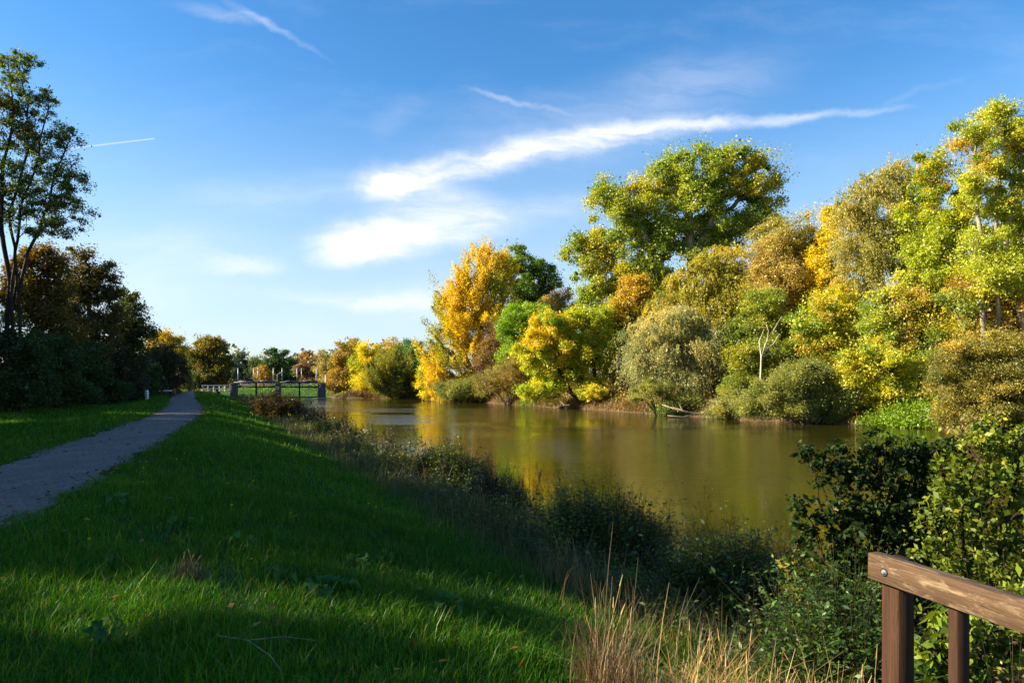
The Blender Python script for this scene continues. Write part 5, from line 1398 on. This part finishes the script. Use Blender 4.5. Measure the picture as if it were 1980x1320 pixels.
# low white barrier and marker stone left of the path
def barrier():
    d = 76
    a, b = at(306, 755, d), at(333, 755, d); p = at(338, 755, d)
    z0 = float(gz(p[0], p[1]))
    org = np.array([p[0], p[1], z0])
    root = empty('barrier', org, 'low white bar barrier with a brown post left of the path', 'barrier')
    BW = simple('brown_post_wood', (120, 78, 40), .8)
    mb = MB(); mb.box(((a + b) / 2 - org) * [1, 1, 0] + [0, 0, .62], (b[0] - a[0], .12, .14), 0, .01); mb.build('bar', WHITE, root)
    for x in (a[0] - org[0] + .25, b[0] - org[0] - .1):
        mb = MB(); mb.box((x, .12, .28), (.1, .1, .62)); mb.build('leg', BW, root)
    mb = MB(); mb.box((0, 0, .38), (.22, .22, .86), 0, .02); mb.build('post', BW, root)
    d = 60
    q = at(284, 770, d); z0 = float(gz(q[0], q[1]))
    root = empty('marker_post', (q[0], q[1], z0), 'short white marker post with dark marks at the meadow edge', 'marker post')
    mb = MB(); mb.box((0, 0, .42), (.26, .2, .94), 0, .03); mb.build('post', WHITE, root)
    mb = MB()
    for (x, z, w_, h_) in ((.0, .74, .15, .06), (-.03, .58, .1, .1), (.05, .46, .09, .07), (-.02, .3, .13, .09)):
        mb.box((x, -.105, z), (w_, .012, h_))
    mb.build('marking', STEELD, root)
barrier()

# ------------------------------------------------------------------ the two walkers
def person(x, y, rz, label, top, legs, step, seed):
    z0 = float(gz(x, y)) + 0.03
    root = empty('person', (x, y, z0), label, 'person', None, rz)
    # figure faces local -Y
    V_, E_, Rd = [], [], []
    def add(p, r, par=None):
        V_.append(p); Rd.append(r)
        if par is not None: E_.append((par, len(V_) - 1))
        return len(V_) - 1
    pel = add((0, 0, .95), (.15, .11))
    wst = add((0, -.005, 1.1), (.135, .1), pel); ch = add((0, -.01, 1.3), (.165, .115), wst); sh_ = add((0, 0, 1.43), (.12, .09), ch)
    nk = add((0, -.01, 1.5), (.052, .052), sh_); hd = add((0, -.02, 1.6), (.078, .09), nk); hd2 = add((0, -.02, 1.7), (.07, .082), hd)
    add((0, -.112, 1.625), (.016, .016), hd)                                  # nose
    for s in (-1, 1):
        hip = add((s * .1, 0, .88), (.092, .095), pel)
        sw = s * step
        kn = add((s * .105, -.17 * sw - .03, .5), (.06, .063), hip)
        an = add((s * .105, -.36 * sw + (.06 if sw < 0 else 0), .1 + (.05 if sw < 0 else 0)), (.042, .045), kn)
        add((s * .11, -.36 * sw - .17, .045 + (.02 if sw < 0 else 0)), (.042, .03), an)
        so = add((s * .2, 0, 1.4), (.062, .062), sh_)
        el = add((s * .25, .1 * sw + .02, 1.13), (.046, .046), so)
        wr = add((s * .245, .2 * sw - .08, .9), (.03, .034), el)
        pm = add((s * .24, .22 * sw - .1, .83), (.018, .038), wr)
        for k in range(4):
            q = add((s * .24, .22 * sw - .13 + k * .021, .77), (.008, .008), pm)
            add((s * .235, .22 * sw - .135 + k * .021, .735 - .008 * (k in (1, 2))), (.007, .007), q)
        th = add((s * .225, .22 * sw - .145, .815), (.009, .009), pm); add((s * .22, .22 * sw - .155, .78), (.008, .008), th)
        add((s * .082, -.005, 1.635), (.012, .018), hd)                        # ear
    me = bpy.data.meshes.new('body'); me.from_pydata(V_, E_, []); me.update()
    o = bpy.data.objects.new('body', me); COL.objects.link(o); o.parent = root
    sk = o.modifiers.new('skin', 'SKIN'); sk.use_smooth_shade = True
    for i, r in enumerate(Rd):
        me.skin_vertices[0].data[i].radius = r
    me.skin_vertices[0].data[0].use_root = True
    ss = o.modifiers.new('sub', 'SUBSURF'); ss.levels = ss.render_levels = 1
    # clothing colours by height on the body: skin / jacket / trousers / shoes
    m, t, out = mat_new('walker_' + str(seed))
    tcn = t.n('ShaderNodeTexCoord'); sp_ = t.n('ShaderNodeSeparateXYZ'); t.put(sp_.inputs[0], tcn.outputs['Object'])
    c = t.mixc(t.m('GREATER_THAN', sp_.outputs[2], .93), (*lin(legs), 1), (*lin(top), 1))
    c = t.mixc(t.m('GREATER_THAN', sp_.outputs[2], 1.49), c, (*lin((196, 150, 124)), 1))
    ax_ = t.m('ABSOLUTE', sp_.outputs[0])
    c = t.mixc(t.m('MULTIPLY', t.m('GREATER_THAN', ax_, .19), t.m('LESS_THAN', sp_.outputs[2], .9)), c, (*lin((196, 150, 124)), 1))
    c = t.mixc(t.m('LESS_THAN', sp_.outputs[2], .1), c, (*lin((30, 28, 28)), 1))
    b = t.n('ShaderNodeBsdfPrincipled'); t.put(b.inputs['Base Color'], c); b.inputs['Roughness'].default_value = .85
    t.put(out.inputs[0], b.outputs[0])
    me.materials.append(m)
    # hair: a cap over the skull
    hb = MB(); hv = []
    for i in range(7):
        ph = i / 6 * 1.75
        for k in range(12):
            a = k / 12 * 6.283
            hv.append((.088 * math.sin(ph) * math.cos(a), -.01 + .1 * math.sin(ph) * math.sin(a), 1.66 + .135 * math.cos(ph) - .02 * (math.sin(a) > .2)))
    hf = [[i * 12 + k, i * 12 + (k + 1) % 12, (i + 1) * 12 + (k + 1) % 12, (i + 1) * 12 + k] for i in range(6) for k in range(12) if not (i >= 4 and math.sin(k / 12 * 6.283) < -.3)]
    hb.add(hv, hf); hb.build('hair', simple('hair_' + str(seed), (52, 38, 28), .7), root, smooth=True)
for px, d, rz, lab, top, legs, st, sd in ((377.8, 107, R(155), 'left walker in a dark blue grey jacket on the path', (52, 54, 66), (38, 40, 54), 1, 1), (388.5, 106, R(160), 'right walker all in black on the path', (20, 20, 22), (18, 18, 20), -1, 2)):
    p = at(px, 757, d)
    person(p[0], p[1], rz, lab, top, legs, st, sd)

# ------------------------------------------------------------------ wooden handrail
def wood_mat(name, c1, c2, pale, worn=0.0):
    m, t, out = mat_new(name)
    tcn = t.n('ShaderNodeTexCoord')
    ob = tcn.outputs['Object']
    wob, wc = t.noise(t.mapping(ob, sc=(4, 14, 14)), 1.0, 3, .5)
    vm = t.n('ShaderNodeVectorMath', operation='MULTIPLY_ADD'); t.put(vm.inputs[0], wc); vm.inputs[1].default_value = (0, .02, .02); t.put(vm.inputs[2], ob)
    gr, _ = t.noise(t.mapping(vm.outputs[0], sc=(3.5, 190, 190)), 1.0, 6, .7, .3)
    rings, _ = t.noise(t.mapping(vm.outputs[0], sc=(.9, 55, 55)), 1.0, 3, .5, .5)
    big, _ = t.noise(t.mapping(ob, sc=(7, 26, 26)), 1.0, 6, .7, .8)
    ck, _ = t.noise(t.mapping(vm.outputs[0], sc=(2.2, 150, 150)), 1.0, 2, .5, .2)
    sp, _ = t.noise(ob, 160.0, 3, .6)
    c = t.mixc(t.mr(gr, .32, .68), (*lin(c1), 1), (*lin(c2), 1))
    c = t.mixc(t.mr(rings, .4, .62, 0, .45), c, (*(lin(c1) * .6), 1))
    c = t.mixc(t.mr(big, .5, .66, 0, worn), c, (*lin(pale), 1))
    c = t.mixc(t.mr(sp, .66, .76, 0, .6), c, (*(lin(c1) * .4), 1))
    c = t.mixc(t.mr(ck, .69, .73), c, (*lin((26, 16, 10)), 1))
    b = t.n('ShaderNodeBsdfPrincipled'); t.put(b.inputs['Base Color'], c); b.inputs['Roughness'].default_value = .8
    b.inputs['Specular IOR Level'].default_value = .25
    bp = t.n('ShaderNodeBump'); bp.inputs['Strength'].default_value = .8; bp.inputs['Distance'].default_value = .004
    hgt = t.m('SUBTRACT', gr, t.mr(ck, .66, .74))
    t.put(bp.inputs['Height'], hgt); t.put(b.inputs['Normal'], bp.outputs[0])
    t.put(out.inputs[0], b.outputs[0])
    return m
def handrail():
    A = at(1677, 1077, 2.6)                     # upper far corner of the rail's river side
    dv = np.array([.322, -.947, 0]); nv_ = np.array([-.947, -.322, 0])
    z_top = A[2]
    ang = math.atan2(dv[1], dv[0])
    L, hh, th = 1.9, .098, .055
    p0 = A - nv_ * 0.0
    base = np.array([A[0], A[1], float(gz(A[0], A[1]))])
    root = empty('handrail', base, 'brown weathered wooden handrail with posts at the bottom right', 'handrail')
    WR = wood_mat('rail_wood', (74, 54, 37), (98, 75, 52), (140, 119, 90), .75)
    WP = wood_mat('post_wood', (52, 31, 15), (70, 43, 22), (96, 68, 42), .12)
    def plank(name, cen, size, a, m, bev):
        mb = MB(); mb.box((0, 0, 0), size, 0, bev)
        o = mb.build(name, m, root); o.location = tuple(cen - base); o.rotation_euler = a
        return o
    c = A + dv * L / 2 - nv_ * th / 2; c[2] = z_top - hh / 2
    rail = plank('rail', c, (L, th, hh), (0, R(1.2), ang), WR, .003)
    # posts are long along their own X, stood upright
    pt = A + dv * .05 - nv_ * (th + .002 + .039); top = z_top + .004; zb = base[2] - .3
    c = pt.copy(); c[2] = (top + zb) / 2
    o = plank('post', c, (top - zb, .078, .078), (0, R(-90), ang), WP, .003)
    for s in (.29, 1.4):
        q = A + dv * (s + .02) - nv_ * (th + .002 + .02); t2 = z_top - hh * .8
        c = q.copy(); c[2] = (t2 + zb) / 2
        plank('baluster', c, (t2 - zb, .06, .038), (0, R(-90), ang), WP, .005)
    mb = MB(); mb.tube([(0, 0, 0), (.004, 0, 0)], .011, 12); mb.tube([(.004, 0, 0), (.009, 0, 0)], .006, 8)
    bolt = mb.build('bolt', simple('dull_zinc', (120, 120, 116), .7, .3), rail)
    mb = MB(); mb.tube([(0, 0, 0), (.0015, 0, 0)], .016, 14)
    shade_disc = mb.build('recess_shade_disc', simple('recess_shade', (24, 16, 12), .9), rail)  # flat black disc painted for the shade of a recess round the bolt
    for o in (bolt, shade_disc):
        o.location = (-L / 2 + .077, -th / 2, -.006); o.rotation_euler = (0, 0, R(-90))
handrail()
